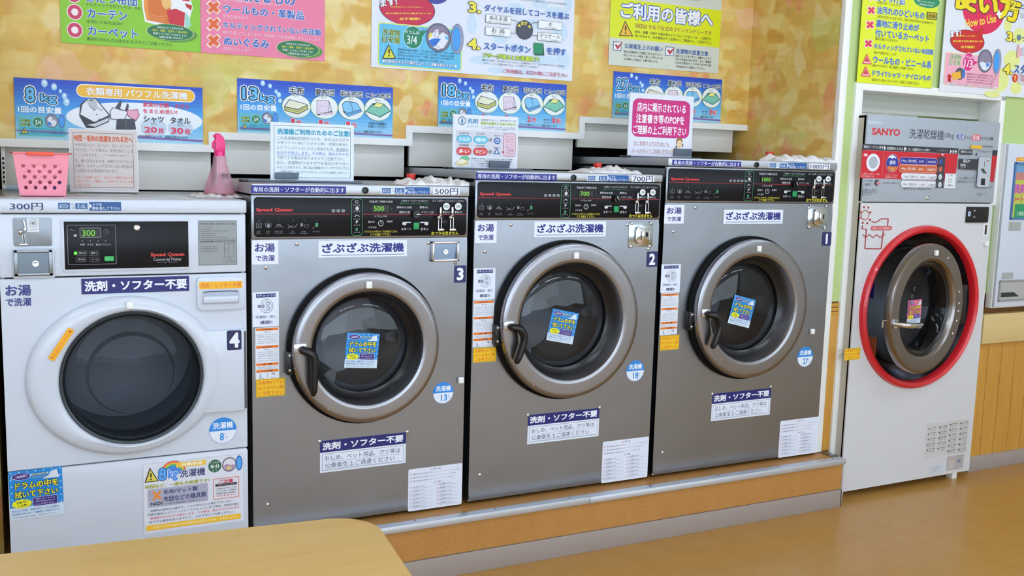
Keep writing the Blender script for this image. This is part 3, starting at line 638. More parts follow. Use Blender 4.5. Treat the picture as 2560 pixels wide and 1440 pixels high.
ST = dict
washer('shortest stainless washer, numbered three, directly right of the white washer', .700, 1.438, 1.354, 1.179, .226, 1.068, .820, .251, at(624, 486, 0).z, '500円', '500', 90, 3, '3', '13', ST(
    handle=[(760, 876), (775, 882), (784, 900), (783, 945), (781, 988)], dscrew=[(1072, 833), (1072, 848), (1072, 872), (1072, 886)], small=[(791, 1000), (820, 1024), (766, 868), (743, 889)],
    screw=[(742, 610), (664, 669), (1071, 607), (1138, 657), (669, 1261), (799, 1104), (1018, 1080)], magnet=(922, 712), tab2=(1153, 951), drum=[(906, 877), -5],
    yu=((629, 601), (696, 660)), zabu=((796, 602), (1017, 640)), check=((631, 731), (697, 815)), warn=((638, 820), (698, 946)), caution=((640, 949), (713, 988)), num=((1136, 664), (1165, 706)),
    kg=((1108, 982), .0385), nodet=((800, 1103), (1014, 1157)), safe=((1021, 1174), (1154, 1260))))
washer('middle stainless washer, numbered two, below the 18kg poster', 1.463, 2.238, 1.408, 1.238, .226, 1.839, .871, .285, at(1184, 449, 0).z+.002, '700円', '700', -30, 4, '2', '18', ST(
    handle=[(1282, 818), (1297, 822), (1307, 842), (1298, 878), (1286, 908)], dscrew=[(1572, 721), (1571, 734), (1566, 856), (1565, 868)], small=[(1310, 940), (1333, 963), (1291, 803), (1275, 819)],
    screw=[(1277, 562), (1212, 629), (1568, 562), (1621, 622), (1199, 1187), (1320, 1038), (1499, 1019)], magnet=(1440, 639), drum=[(1408, 817), -12], lab=((627, 463.5), (864, 485)),
    yu=((1188, 553), (1241, 607)), zabu=((1336, 554), (1514, 591)), check=((1185, 671), (1237, 748)), warn=((1184, 752), (1233, 866)), caution=((1183, 871), (1240, 903)), num=((1618, 629), (1643, 667)),
    kg=((1588, 927), .041), nodet=((1320, 1038), (1496, 1090)), safe=((1507, 1105), (1618, 1192))))
washer('tallest stainless washer, numbered one, next to the green and white partition', 2.26, 3.12, 1.473, 1.303, .226, 2.678, .880, .282, at(1668, 415.6, 0).z+.001, '1000円', '1000', -25, 5, '1', '27', ST(
    handle=[(1774, 786), (1786, 790), (1794, 812), (1785, 846), (1775, 870)], dscrew=[(1997, 696), (1996, 708), (1990, 817), (1990, 828)], small=[(1804, 898), (1787, 897), (1773, 774), (1762, 787)],
    screw=[(1738, 519), (1683, 579), (2022, 520), (2062, 573), (1656, 1131), (1781, 985), (1927, 967)], magnet=(1897, 622), tab2=(2032, 829), drum=[(1856, 779), -14], lab=((641, 464), (864, 484)),
    yu=((1662, 512), (1709, 559)), zabu=((1810, 524), (1956, 559)), check=((1654, 661), (1699, 731)), warn=((1654, 734), (1692, 836)), caution=((1651, 840), (1697, 873)), num=((2057, 580), (2077, 614)),
    kg=((2013, 892), .0435), nodet=((1781, 985), (1924, 1036)), safe=((1951, 1053), (2042, 1131))))

# ---- coin boxes on the stainless washers
Ws = [o for o in C.objects if o.name.startswith('coin_washer')]
def coinreturn(W, a, b):
    a, b = at(*a, 0), at(*b, 0); x0, x1, z1, z0 = a.x, b.x, a.z, b.z
    q = MB()
    for s in ((x0, x1, z1-.008, z1), (x0, x1, z0, z0+.008), (x0, x0+.008, z0, z1), (x1-.008, x1, z0, z1)): q.box(s[0], s[1], -.018, 0, s[2], s[3], .002)
    f = q.build('coin_box_frame', STEELB, W); MB().box(x0+.006, x1-.006, -.005, 0, z0+.006, z1-.006).build('coin_box_door', mat('coin_door_steel', (120, 132, 150), .2, 1), f)
    cx, cz = x0*.47+x1*.53, (z0+z1)/2-.002
    MB().cyl(.0085, (cx, -.005, cz), -.004, 'y', 20).build('lock', CHROME, f); MB().box(cx-.005, cx+.005, -.0096, -.009, cz+.001, cz+.003).build('keyhole', DARK, f)
coinreturn(Ws[0], (1077, 603), (1143, 652))
def locksquare(W, a, b):
    a, b = at(*a, 0), at(*b, 0); x0, x1, z1, z0 = a.x, b.x, a.z, b.z; cx, cz = (x0+x1)/2, (z0+z1)/2; w = (x1-x0)/2
    f = MB().box(x0, x1, -.003, 0, z0, z1, .001).build('coin_box_plate', mat('polished_plate', (190, 205, 215), .16, 1), W)
    MB().prism(rr(cx-w*.56, cx+w*.56, cz-w*.6, cz+w*.6, w*.3), -.016, -.003, .004).build('coin_box_housing', CHROME, f)
    MB().box(cx-w*.2, cx+w*.14, -.026, -.014, cz-w*.34, cz+w*.34, .004).build('hasp', CHROME, f); MB().box(cx+w*.2, cx+w*.42, -.0175, -.014, cz-w*.12, cz+w*.2, .001).build('recess', DARK, f)
    for sx in (-1, 1):
        for sz in (-1, 1): screw(f, (cx+sx*w*.78, -.004, cz+sz*w*.8), .0062)
locksquare(Ws[1], (1572, 558), (1630, 616)); locksquare(Ws[2], (2020, 516), (2066, 568))

# ------------------------------------------------------------- white washer no. 4
def white_washer():
    X0, X1, D = 0.0, .683, .70; zb, zs, zp, zt = .226, .514, 1.077, 1.302
    W = thing('coin_washer', 'white enamel coin washer with a dark round glass door, leftmost machine', 'washing machine', (.34, .3, PT))
    zl = at(300, 533.5, 0).z
    MB().box(X0+.003, X0+.012, .01, D, zb, zl).box(X1-.012, X1-.003, .01, D, zb, zl).box(X0, X1, D-.01, D, zb, zl).box(X0, X1, .03, D, zb, zb+.01).build('carcass', mat('beige_side', (190, 186, 176), .5), W, smooth=0)
    for fx in (X0+.06, X1-.06):
        for fy in (.06, D-.06): rep('foot', None, 'foot', W, (fx, fy, PT), BLACK)
    MB().box(X0-.03, X1+.002, -.012, D, zl+.001, zt, .006, 3).build('top_cover', WHITE, W)
    MB().box(X0+.001, X1, -.002, .02, zp+.0015, zl-.002, .004, 3).build('control_housing', WHITE, W)
    g = at(326, 941, -.005); gx, gz, gr = .345, .769, .206
    b = MB(); plate_hole(b, X0+.001, X1, zs+.002, zp-.002, gx, gz, gr*.97, -.002, .016)
    b.build('front_panel', WHITE, W, smooth=30)
    MB().prism(rr(X0+.001, X1, zb, zs-.002, .008), -.004, .018, .003).build('lower_panel', WHITE, W)
    l = MB().box(X0+.004, X1-.004, -.002, .01, zb-.003, zb+.03, .003).build('kick_strip', mat('kick_grey', (196, 194, 200), .4), W)
    for x, y in ((84, 1402), (577, 1332)): q = at(x, y, -.005); screw(W, (q.x, -.0055, q.z+.002), .0062)
    # oval door cover
    oc = at(320, 940.5, -.02); rx = (at(565, 940, -.01).x-at(75, 940, -.01).x)/2; rz = (at(320, 743, -.01).z-at(310, 1138.5, -.01).z)/2; sx = rx/rz; cx = oc.x
    d = MB()
    prof = [(1.0, -.002), (1.0, -.010), (.985, -.017), (.95, -.022), (.88, -.026)]; n = 128; rings = []
    for f, y in prof: rings.append([d.b.verts.new((cx+rx*f*math.cos(2*math.pi*i/n), y, oc.z+rz*f*math.sin(2*math.pi*i/n))) for i in range(n)])
    for f, y in ((1.02, -.027), (.985, -.02), (.96, .02)): rings.append([d.b.verts.new((gx+gr*f*math.cos(2*math.pi*i/n), y, gz+gr*f*math.sin(2*math.pi*i/n))) for i in range(n)])
    for a, c in zip(rings, rings[1:]):
        for i in range(n): d.b.faces.new((a[i], a[(i+1) % n], c[(i+1) % n], c[i]))
    d = d.build('door', WHITE, W, smooth=50)
    MB().lathe([(gr*.985, -.018), (gr*.965, -.024), (gr*.94, -.022), (gr*.93, .0), (gr*.90, .004)], (gx, 0, gz), 'y', 96).build('window_seal', mat('grey_seal', (52, 60, 64), .3), d)
    MB().lathe([(gr*.935, -.014), (gr*.8, -.024), (gr*.55, -.033), (gr*.25, -.037), (1e-4, -.038)], (gx, 0, gz), 'y', 72).build('glass', glassmat('smoked_glass', (.55, .57, .6), .0), d)
    MB().lathe([(gr*.90, .004), (gr*.86, .05), (gr*.84, .06), (gr*.62, .05), (gr*.58, .02), (gr*.3, .012), (1e-4, .01)], (gx, .01, gz), 'y', 72).build('door_bowl', glassmat('bowl_glass', (.85, .85, .86), .03), d)
    MB().lathe([(gr*.98, .02), (gr*.92, .1), (gr*1.1, .12), (gr*1.1, .42), (gr*.3, .44), (1e-4, .44)], (gx, 0, gz), 'y', 72).build('drum', DRUM, W)
    # hinge flap
    pa = [at(*q, -.016) for q in ((524, 824), (609, 823), (611, 1025), (545, 1033), (531, 1034))]
    cz_ = oc.z
    arc = []
    for i in range(13):
        t = math.radians(-27+54*i/12); arc.append((cx+rx*.97*math.cos(t), oc.z+rz*.97*math.sin(t)))
    q0, q1 = at(609, 823, -.016), at(611, 1025, -.016)
    MB().prism([(cx+rx*.80, q0.z), (q0.x, q0.z), (q1.x, q1.z), (cx+rx*.80, q1.z+.002)], -.0205, -.002, .0035).build('hinge_flap', WHITE, W)
    a, b = at(611, 828, -.003), at(616, 1020, -.003); hg = MB().box(a.x, b.x+.001, -.006, -.002, b.z, a.z).build('hinge', mat('hinge_grey', (120, 118, 116), .4, 1), W)
    for i in range(34): z = b.z+(a.z-b.z)*(i+.5)/34; rep('hk', lambda m: m.box(-.002, .002, -.0004, .0004, -.0012, .0012), 'knuckle', hg, ((a.x+b.x)/2, -.0066, z), DARK)
    p = Print(-.021, (( 567, 827), (604, 874)), 60, 80); nv = (30, 34, 84)
    p.slab([p.T(*q) for q in rr(0, 60, 0, 80, 7)], .0006, nv); p.text('4', 9, 7, 53, 72, (236, 242, 250), .06); p.build('number_sticker', W)
    # detergent drawer
    a, b = at(492, 693, -.004), at(611, 770, -.004)
    dr = MB().prism(rr(a.x, b.x, b.z, a.z, .010), -.012, 0, .004).build('detergent_drawer', WHITE, W)
    a, b = at(505, 727, -.013), at(598, 758, -.013)
    MB().prism(rr(a.x, b.x, b.z, a.z, .006), -.0135, -.011, .001).build('grip_recess', mat('grip_shadow', (176, 186, 204), .35), dr)
    MB().prism([(a.x+.004, a.z-.004), (a.x+.02, a.z-.0015), (b.x-.02, a.z-.0015), (b.x-.004, a.z-.004), (b.x-.004, a.z-.0075), (b.x-.02, a.z-.005), (a.x+.02, a.z-.005), (a.x+.004, a.z-.0075)], -.0142, -.013).build('grip_slot', mat('slot_grey', (92, 98, 106), .5), dr)
    MB().box(a.x+.003, b.x-.003, -.018, -.012, b.z+.004, a.z-.018, .003).build('grip_lip', WHITE, dr)
    # coin slot plate, coin box
    a, b = at(31, 544, -.003), at(131, 615, -.003); MB().prism(rr(a.x, b.x, b.z, a.z, .006), -.0042, 0, .0006).build('coin_plate', mat('coin_plate_steel', (158, 166, 174), .5, .75), W)
    k = lambda x, y, Y=-.01: at(x, y, Y)
    MB().tube([k(58, 550), k(62, 566), k(63, 574)], [.003, .003, .003], 8).box(k(60, 570).x, k(64, 575).x, -.016, -.004, k(62, 575).z, k(62, 570).z).ball(.0075, tuple(k(51, 580, -.016)), 1, 8).box(k(56.5, 588).x, k(57.5, 588).x, -.01, -.004, k(57, 607).z, k(57, 586).z).box(k(61.5, 588).x, k(62.5, 588).x, -.01, -.004, k(57, 607).z, k(57, 586).z).box(k(48, 610).x, k(70, 610).x, -.014, -.004, k(60, 613).z, k(60, 609).z, .001).build('coin_slot', CHROME, W)
    a, b = k(57.5, 588), k(61.5, 607); MB().box(a.x, b.x, -.006, -.004, b.z, a.z).build('slot_recess', DARK, W)
    p = Print(-.0048, ((67, 546), (98, 580)), 40, 46); p.base(.0004, (222, 226, 230)); p.ell(6, 3, 34, 30, (90, 94, 100), hole=.9); p.text('100', 12, 10, 28, 22, (100, 100, 104), .05); p.text('ゆっくり投入口に', 6, 35, 36, 38, (90, 90, 94), .02); p.text('・・・', 14, 41, 28, 43, (90, 90, 94), .02); p.build('coin_label', W)
    a, b = at(31, 622, -.006), at(137, 695, -.006); q = MB(); x0, x1, z0, z1 = a.x, b.x, b.z, a.z
    MB().box(x0-.001, x1+.001, -.010, 0, z0, z1, .004).build('coin_box_casing', WHITE, W)
    z0 += .008
    for s in ((x0+.002, x1-.004, z1-.012, z1-.003), (x0+.002, x1-.004, z0, z0+.009), (x0+.002, x0+.013, z0, z1-.003), (x1-.015, x1-.004, z0, z1-.003)): q.box(s[0], s[1], -.016, -.009, s[2], s[3], .002)
    f = q.build('coin_box_frame', GREYM, W); MB().box(x0+.012, x1-.014, -.0115, -.009, z0+.008, z1-.011).build('coin_box_door', mat('coin_door_dark', (100, 106, 112), .22, 1), f)
    q = k(89, 659, -.012); MB().cyl(.0085, (q.x, -.0115, q.z), -.004, 'y', 20).build('lock', CHROME, f); MB().box(q.x-.006, q.x+.005, -.0162, -.0155, q.z+.001, q.z+.0035).build('keyhole', DARK, f)
    # black control panel
    a, b = at(152, 547, -.004), at(478, 672, -.004); MB().prism(rr(a.x, b.x, b.z, a.z, .006), -.006, 0, .002).build('panel_surround', WHITE, W)
    a, b = at(159, 554, -.006), at(472, 667, -.006); MB().box(a.x, b.x, -.0075, -.004, b.z, a.z, .001).build('control_panel', BLACKP, W)
    p = Print(-.008, rough=.4); Wt = (190, 192, 196); p.frame(167, 562.5, 291.5, 660, .03, .012, (130, 132, 136))
    p.frame(199, 569.5, 253, 593.5, .1, .05, (150, 150, 150)); p.rect(202, 572, 251, 592, (18, 24, 14)); display(p, 205, 574.5, 238, 590.5, '300'); p.ell(259, 573, 272, 587, (96, 96, 100), hole=.85); p.line([(265, 580), (269, 580)], 1, Wt)
    p.line([(174, 573), (188, 578)], 1, dimc := (120, 122, 126)); p.ell(184, 586, 192, 592, Wt, n=12)
    for i, (x, t) in enumerate(((206, '洗濯'), (226, 'すすぎ'), (245, '脱水'), (264, 'ドアロック'))): p.ell(x-1.5, 600, x+1.5, 604, dimc, n=8); p.text(t, x-2.3*len(t)-1, 609, x+2.3*len(t)+1, 613.5, Wt, .01)
    for x, y, t in ((192, 627, '標準/お湯'), (222, 627, '標準/水'), (190, 642.5, '標準/ぬるま湯'), (223, 642.5, 'デリケート/水')): p.frame(x, y, x+26, y+12, .25, .06, (120, 122, 126)); p.text(t, x+5, y+3, x+22, y+8.5, Wt, 0)
    p.ell(184.5, 629, 193, 637, (70, 230, 40), emit=1.2); p.rrect(261, 640.5, 285, 652.5, .2, (34, 176, 84)); p.text('スタート', 264, 644, 282, 649, (180, 230, 190), 0)
    p.text('Speed Queen', 376, 631.5, 461, 642.5, (206, 48, 44), .05); p.text('Commercial Washer', 383, 644.5, 454, 651, Wt, 0); p.text('Ultra High Efficiency', 392, 654, 443, 657.5, dimc, 0); p.build('control_lettering', W)
    q = at(342, 569.5, -.008); MB().lathe([(.0092, 0), (.0088, -.003), (.006, -.004), (.005, -.0025), (1e-4, -.0025)], (q.x, -.0075, q.z), 'y', 24).build('lock', CHROME, W)
    p = Print(-.003, ((495, 551), (593, 662)), 100, 112); p.base(.0005, (150, 156, 158)); g2 = (60, 66, 70); p.frame(1, 1, 99, 111, .01, .008, g2); p.text('OPERATING INSTRUCTIONS', 4, 6, 96, 11, g2, .02)
    for i, (t, l) in enumerate((('1. Load Laundry', 34), ('2. Close Door', 28), ('3. Add Supplies (See Instructions Below)', 76), ('4. Select Cycle (Warm)', 44), ('5. Insert Payment', 40), ('6. Press Start (Door Must be Closed)', 70))): p.text(t, 3, 15+i*5.2, 3+l, 18+i*5.2, g2, 0)
    p.line([(2, 47), (98, 47)], .5, g2); p.text('DISPENSER INSTRUCTIONS', 4, 50, 96, 55, g2, .02)
    for i in range(4): p.text(('1. Open Dispenser Door', '2. Add Detergent to Trough', '3. Add Softener to Trough', '4. Close Dispenser Door')[i], 5, 64+i*4.3, 48+3*(i % 2), 66.5+i*4.3, g2, 0)
    p.frame(66, 57, 92, 92, .02, .02, g2); p.line([(78, 57), (78, 92)], .6, g2); p.line([(66, 73), (78, 73)], .6, g2)
    for i in range(3): p.text(('1. Detergent', '2. Liquid Bleach', '3. Fabric Softener')[i], 64, 95+i*4.5, 88+4*i, 97.5+i*4.5, g2, 0)
    p.build('instruction_plate', W)
    # lid labels
    p = Print(-.0127); p.text('300円', 24, 507, 108, 525.5, (44, 56, 104), .02); p.build('price_label', W); p = Print(-.0127); p.rect(145, 507, 175, 522.5, (50, 96, 150)); p.text('dOOr', 147.5, 510, 172, 519.5, (220, 234, 250), 0); p.text('また', 177, 508, 185, 514, (60, 70, 90), 0, rot=50); p.text('は', 181, 516, 186, 522, (60, 70, 90), 0)
    p.rect(188, 508, 219, 522.5, (50, 96, 150)); p.text('E:dL', 194, 511, 215, 520, (220, 234, 250), 0); p.rect(223, 504.5, 303, 527, (34, 86, 150)); p.poly([(224, 509), (230, 515), (224, 522)], (230, 240, 250)); p.text('ドアを', 232, 508.5, 255, 515, (240, 246, 252), .012); p.text('閉め直して下さい', 231, 517, 300, 524.5, (240, 246, 252), .012); p.build('door_message_label', W)
    p = Print(-.0035, ((203, 697), (473, 727)), 270, 36); p.base(.0006, (28, 30, 110)); p.text('洗剤・ソフター不要', 6, 5, 265, 31, (240, 244, 252), .045); p.build('no_detergent_label', W)
    p = Print(-.0035, rough=.3); p.text('お湯', 12, 713, 79, 739, NAVY, .04); p.text('で洗濯', 13, 745.5, 79, 765, NAVY, .035); p.build('hot_water_label', W)
    p = Print(-.0128, ((498, 705), (606, 720)), 108, 16); p.base(.0004, (248, 184, 34)); p.text('洗剤・ソフター不要', 3, 3, 105, 13.5, (224, 96, 26), .01); p.build('yellow_label', dr)
    q = at(153, 860, -.022); p = Print(-.0292, W=100, H=18, xz=(q.x-.052, q.x+.052, q.z+.0095, q.z-.0095), rot=57); p.base(.0006, (248, 178, 24)); p.text('開ける時はここを引いて下さい', 14, 6, 84, 13, (226, 110, 26), .01); p.text('↑', 3, 4, 10, 14, (190, 60, 20), .03); p.text('A', 88, 4, 96, 14, (190, 60, 20), .03); p.build('door_label', d)
    q = at(324.5, 763, -.028); MB().box(q.x-.011, q.x+.011, -.034, -.02, q.z-.012, q.z+.012, .004, 3).build('sensor_tab', WHITE2, d, label='white plastic tab')
    caution_sticker(W, (19, 1060), (104, 1099)); q = at(557, 1076, -.001); kg_sticker(W, (q.x, q.z), .0425, '8', -.0035)
    q = at(91.5, 1233, -.005); p = None; drum_sticker('drum_sticker', W, (q.x, q.z), -.0055, .141, 1)
    # big notice on the lower panel
    p = Print(-.0055, ((356, 1160), (611, 1302)), 260, 172); p.base(.0006, (226, 230, 242)); p.frame(1, 1, 259, 171, .01, .004, (170, 174, 190))
    p.poly([(4, 46), (18, 10), (40, 46)], (60, 56, 30)); p.poly([(8, 44), (19, 16), (36, 44)], (226, 210, 90)); p.text('!', 18, 24, 23, 42, (40, 40, 30), .03)
    for r, c in ((34, (240, 90, 80)), (30, (244, 200, 60)), (26, (90, 190, 110)), (22, (70, 140, 230))): p.poly([(76+r*math.cos(math.pi*i/12), 34-r*math.sin(math.pi*i/12)) for i in range(13)], c)
    p.text('8', 38, 14, 60, 46, (90, 170, 240), .06, (40, 60, 140), .12); p.text('kg', 62, 20, 88, 50, (90, 150, 240), .06, (240, 244, 252), .12); p.rect(84, 6, 160, 18, (246, 206, 70)); p.text('衣類専用', 96, 8, 150, 16, (250, 250, 240), .04)
    p.text('洗濯機', 92, 24, 158, 44, (36, 44, 110), .03, (226, 230, 242), .08); p.ell(166, 8, 200, 40, (30, 96, 70)); p.text('ドラムの', 172, 12, 194, 18, (226, 236, 226), .02); p.text('半分', 170, 20, 196, 31, (236, 244, 236), .04); p.text('まで', 176, 33, 190, 37, (226, 236, 226), .02)
    p.ell(202, 6, 240, 42, (110, 110, 120)); p.ell(205, 9, 237, 39, (226, 226, 236)); p.poly([(206, 26), (214, 22), (226, 26), (236, 24), (232, 36), (221, 39), (210, 36)], (180, 150, 190)); p.poly([(212, 30), (224, 28), (228, 34), (216, 37)], (226, 206, 110)); p.ell(238, 4, 256, 42, (40, 110, 200)); p.ell(241, 8, 253, 38, (90, 170, 240))
    p.text('布団など、一度もの各質です!', 4, 52, 168, 62, (176, 180, 50), .04); p.rect(12, 64, 164, 108, (176, 176, 200)); p.poly([(22, 72), (26, 68), (34, 76), (42, 68), (46, 72), (38, 80), (46, 88), (42, 92), (34, 84), (26, 92), (22, 88), (30, 80)], (240, 146, 50))
    p.text('NO!', 18, 96, 48, 104, (40, 40, 50), .04); p.text('毛布/マット類', 50, 68, 138, 80, (40, 60, 110), .03); p.text('布団などの寝具類', 50, 84, 160, 98, (40, 60, 110), .03); p.text('※大型の洗濯機をご利用下さい', 54, 101, 150, 105, (90, 90, 110), 0)
    p.frame(178, 56, 246, 108, .01, .025, (226, 120, 60)); p.text('ご注意', 192, 60, 232, 69, (216, 50, 60), .04); p.rect(184, 70, 240, 76, (50, 36, 40)); p.text('洗濯できないもの', 190, 71.5, 234, 74.5, (230, 200, 200), 0)
    for i, t in enumerate(('お風呂のマット等', 'ゴムの付いた物は', '機械の故障の原因と', 'なりますので')): p.text(t, 186, 80+i*6, 238, 84+i*6, (216, 60, 70) if i == 3 else (80, 80, 100), .01)
    for i, t in enumerate(('洗濯物の詰め込み過ぎや、バスタオルなどの偏りやすいもの・', '衣類の素材によりアンバランスになってしまう場合、安全の為に', '高速脱水を行わずに停止します。その際は、脱水が不十分のまま', '終了する場合がありますので、入れすぎにご注意ください。')): p.text(t, 16-3*(i % 2)-4*(i == 1), 113+i*9.2, 246-(i == 3)*14-(i == 0)*16, 119+i*9.2, (226, 60, 90) if i == 2 else (70, 76, 110), .005)
    p.rect(6, 151, 250, 164, (246, 196, 50)); p.text('大型のものは13kg以上の洗濯機で!詰め込みすぎは、やめましょう', 22, 154, 236, 161, (250, 240, 200), .02); p.build('notice_sheet', W)
white_washer()

# ------------------------------------------------------------- washer-dryer on the right
def dryer():
    Y = -.03; q = lambda x, y, Y=Y: at(x, y, Y)
    X0, X1 = q(2160, 287).x, (q(2503, 307).x+q(2418, 1183).x)/2+.002; Zt = q(2330, 296).z; Z0 = (q(2113, 1222).z+q(2418, 1183).z)/2
    X0 = (X0+q(2112, 1200).x)/2
    zs = (q(2142, 506).z+q(2478, 508).z)/2
    T = thing('washer_dryer', 'tall white washer dryer with a red ring round its open door', 'washer dryer', ((X0+X1)/2, .2, 0))
    cx, cz = q(2292, 789).x, .842; R = .371; cx = 3.654
    MB().box(X0-.0, X0+.012, Y+.006, .40, Z0, Zt-.004).box(X1-.012, X1, Y+.006, .40, Z0, Zt-.004).box(X0, X1, Y+.006, .40, Zt-.012, Zt-.002).box(X0, X1, .39, .40, Z0, Zt).box(X0, X1, Y+.01, .40, Z0, Z0+.01).build('cabinet', mat('side_beige', (196, 190, 176), .4), T, smooth=0)
    b = MB(); plate_hole(b, X0, X1, Z0, zs-.002, cx, cz, R*.94, Y, Y+.014); b.build('front_panel', mat('warm_white_enamel', (212, 213, 216), .3), T)
    MB().box(X0, X1, Y-.002, Y+.02, zs+.002, Zt, .003).build('control_panel', mat('silver_grey_panel', (168, 178, 188), .32, 0, 0, .2), T)
    for x in (X0+.05, X1-.04):
        for y in (Y+.06, .34): MB().cyl(.02, (x, y, 0), Z0+.002, 'z', 14).build('foot', WHITE2, T)
    a = q(2392, 1175); MB().box(a.x-.012, a.x+.02, Y+.012, Y+.05, .0, Z0, .002).build('foot_bracket', WHITE2, T)
    MB().lathe([(R*.90, .012), (R*.905, -.008), (R*.92, -.018), (R*.955, -.024), (R*.985, -.016), (R, 0), (R, .004)], (cx, Y, cz), 'y', 128).build('ring', RED, T, label='red plastic ring')
    MB().lathe([(R*.91, .01), (R*.88, .03), (R*.80, .075), (R*.74, .09), (R*.70, .10), (R*.66, .12)], (cx, Y, cz), 'y', 96).build('door_recess', mat('recess_steel', (120, 122, 130), .22, 1), T)
    MB().lathe([(R*.73, .088), (R*.70, .075), (R*.66, .08), (R*.64, .12), (R*.66, .16)], (cx, Y, cz), 'y', 96).build('door_gasket', BLACK, T)
    MB().lathe([(R*.66, .14), (R*.72, .16), (R*.72, .38), (R*.3, .40), (1e-4, .40)], (cx, Y, cz), 'y', 72).build('drum', DRUM, T)
    # stickers inside the recess
    a = q(2176, 722, .02); MB().box(a.x, a.x+.004, .0, .04, a.z-.04, a.z+.035).build('blue_sticker', mat('sticker_navy', (44, 40, 120), .4), T)
    a = q(2178, 860, .02); MB().box(a.x+.006, a.x+.01, .0, .04, a.z-.05, a.z+.03).build('orange_sticker', mat('sticker_orange', (200, 100, 50), .4), T)
    # open door turned on its right-hand hinge
    th = math.radians(10); hx, Rd = 3.885, .289; dz = .85; hy = Y-.035
    # local door: centre at (-Rd,0,0) from the hinge, face towards -y
    M = Matrix.Translation((hx, hy, dz)) @ Matrix.Rotation(th, 4, 'Z') @ Matrix.Translation((-Rd, 0, 0))
    d = MB().lathe([(Rd-.01, .03), (Rd, .026), (Rd, .004), (Rd-.004, -.003), (Rd-.010, -.005), (Rd-.015, -.0052), (Rd*.79, -.004), (Rd*.775, -.0038), (Rd*.76, 0), (Rd*.735, .004), (Rd*.71, .022), (Rd*.74, .04)], (0, 0, 0), 'y', 128).xf(M).build('door', mat('worn_steel', (150, 144, 142), .25, 1), T)
    MB().lathe([(Rd*.74, .016), (Rd*.69, .012), (Rd*.65, .02), (Rd*.64, .05)], (0, 0, 0), 'y', 96).xf(M).build('window_seal', mat('window_seal', (22, 23, 26), .25), d)
    MB().lathe([(Rd*.66, .018), (Rd*.62, .03), (Rd*.56, .09), (Rd*.45, .115), (Rd*.2, .125), (1e-4, .126)], (0, 0, 0), 'y', 72).xf(M).build('glass', glassmat('dryer_glass', (.7, .72, .74), .02), d)
    MB().box(hx-.04, hx+.035, hy+.005, Y+.03, dz-.09, dz+.09, .004).build('hinge', BLACK, T)
    lc = lambda x, z, y: M @ Vector((x, y, z))
    pth = [lc(-Rd*.87, -.045, -.006), lc(-Rd*.84, -.046, -.035), lc(-Rd*.72, -.05, -.05), lc(-Rd*.55, -.052, -.05), lc(-Rd*.40, -.052, -.045)]
    hd = MB().tube(pth, [.014, .014, .016, .013, .010], 14, (1, .8)); hd.build('handle', CHROME, d)
    MB().cyl(.02, (0, 0, 0), -.008, 'y', 20).xf(M @ Matrix.Translation((-Rd*.87, -.003, -.045))).build('handle_rosette', CHROME, d)
    pth = [lc(-Rd*1.0, -.03, .01), lc(-Rd*1.045, -.03, .02), lc(-Rd*1.045, -.06, .02)]; MB().tube(pth, .003, 8).build('latch', CHROME, d)
    for t in (14, 2, -6, -16, -30, 60): 
        v = M @ Vector((Rd*.88*math.cos(math.radians(t)), -.004, Rd*.88*math.sin(math.radians(t)))); rep(('screw', .0062), None, 'screw', d, v, STEELB)
    v = lc(.012, Rd*.86, -.012); MB().box(v.x-.009, v.x+.009, v.y-.008, v.y+.006, v.z-.012, v.z+.012, .003).build('sensor_tab', WHITE2, d, label='white plastic tab')
    c = Vector((-Rd*.28, 0, -.01)); drum_sticker('drum_sticker', d, (c.x, c.z), .012, .105, 0, (226, 90, 150), M)
    # imprint of rubbed-off lettering on the door ring
    p = Print(-.0052, W=100, H=100, xz=(-.1, .1, .1, -.1), M=M)
    for i, ch in enumerate('まひけす'): p.text(ch, -33+i*5.5, 20+ -i*15+22, -24+i*5.5, 30 - i*15+22, (90, 92, 98), .03)
    p.build('worn_lettering', d)
    # print on the silver panel (photo pixels, plane of the panel)
    pr = Print(Y-.0022, rough=.35); R_, K, G, Wh = (206, 34, 52), (50, 54, 62), (70, 76, 84), (232, 236, 240)
    def P4(a, b, c, d2, col): pr.poly([a, b, c, d2], col)
    pr.text('SANYO', 2180, 318.5, 2250, 341, (214, 52, 64), .05); pr.text('洗濯乾燥機', 2274, 323.5, 2359, 348.5, G, .015); pr.text('10kg', 2363, 332, 2384, 349, G, 0)
    pr.rrect(2393, 335, 2413, 349, .4, (60, 70, 150)); pr.text('洗濯', 2395, 337, 2411, 347, Wh, .02); pr.text('から', 2416, 340, 2427, 349, G, .01); pr.rrect(2430, 336, 2451, 352, .4, (216, 60, 76)); pr.text('乾燥', 2432, 338.5, 2449, 349.5, Wh, .02); pr.text('まで全自動', 2454, 342, 2483, 351, G, .01)
    xa, xb, xc = 2156, 2396, 2493
    P4((2157, 359.5), (2396, 371), (2395, 384), (2155.5, 374.5), K); pr.text('最初にードラム洗浄', 2160, 363, 2208, 372, Wh, .015); pr.poly([(2210, 364), (2215, 370), (2209.5, 376)], Wh); pr.text('洗濯物を入れる', 2217, 367, 2257, 376, Wh, .015); pr.poly([(2261, 366), (2266.5, 372.5), (2260, 378)], Wh)
    pr.text('コース選択ボタンを押す', 2270, 370, 2324, 379, Wh, .015); pr.text('コース選択ボタン', 2341, 373, 2369, 380, (150, 154, 160), 0)
    for x in (2375, 2381.5, 2388): pr.poly([(x, 374), (x+5, 379), (x-.5, 383.5)], Wh)
    P4((2155.5, 375), (2395, 385), (2387, 452), (2149, 445), R_); P4((2480, 389), (2492.5, 390), (2484, 455), (2473.5, 454), R_); P4((2481, 375.5), (2493.5, 376), (2492.5, 390), (2480.5, 389), K)
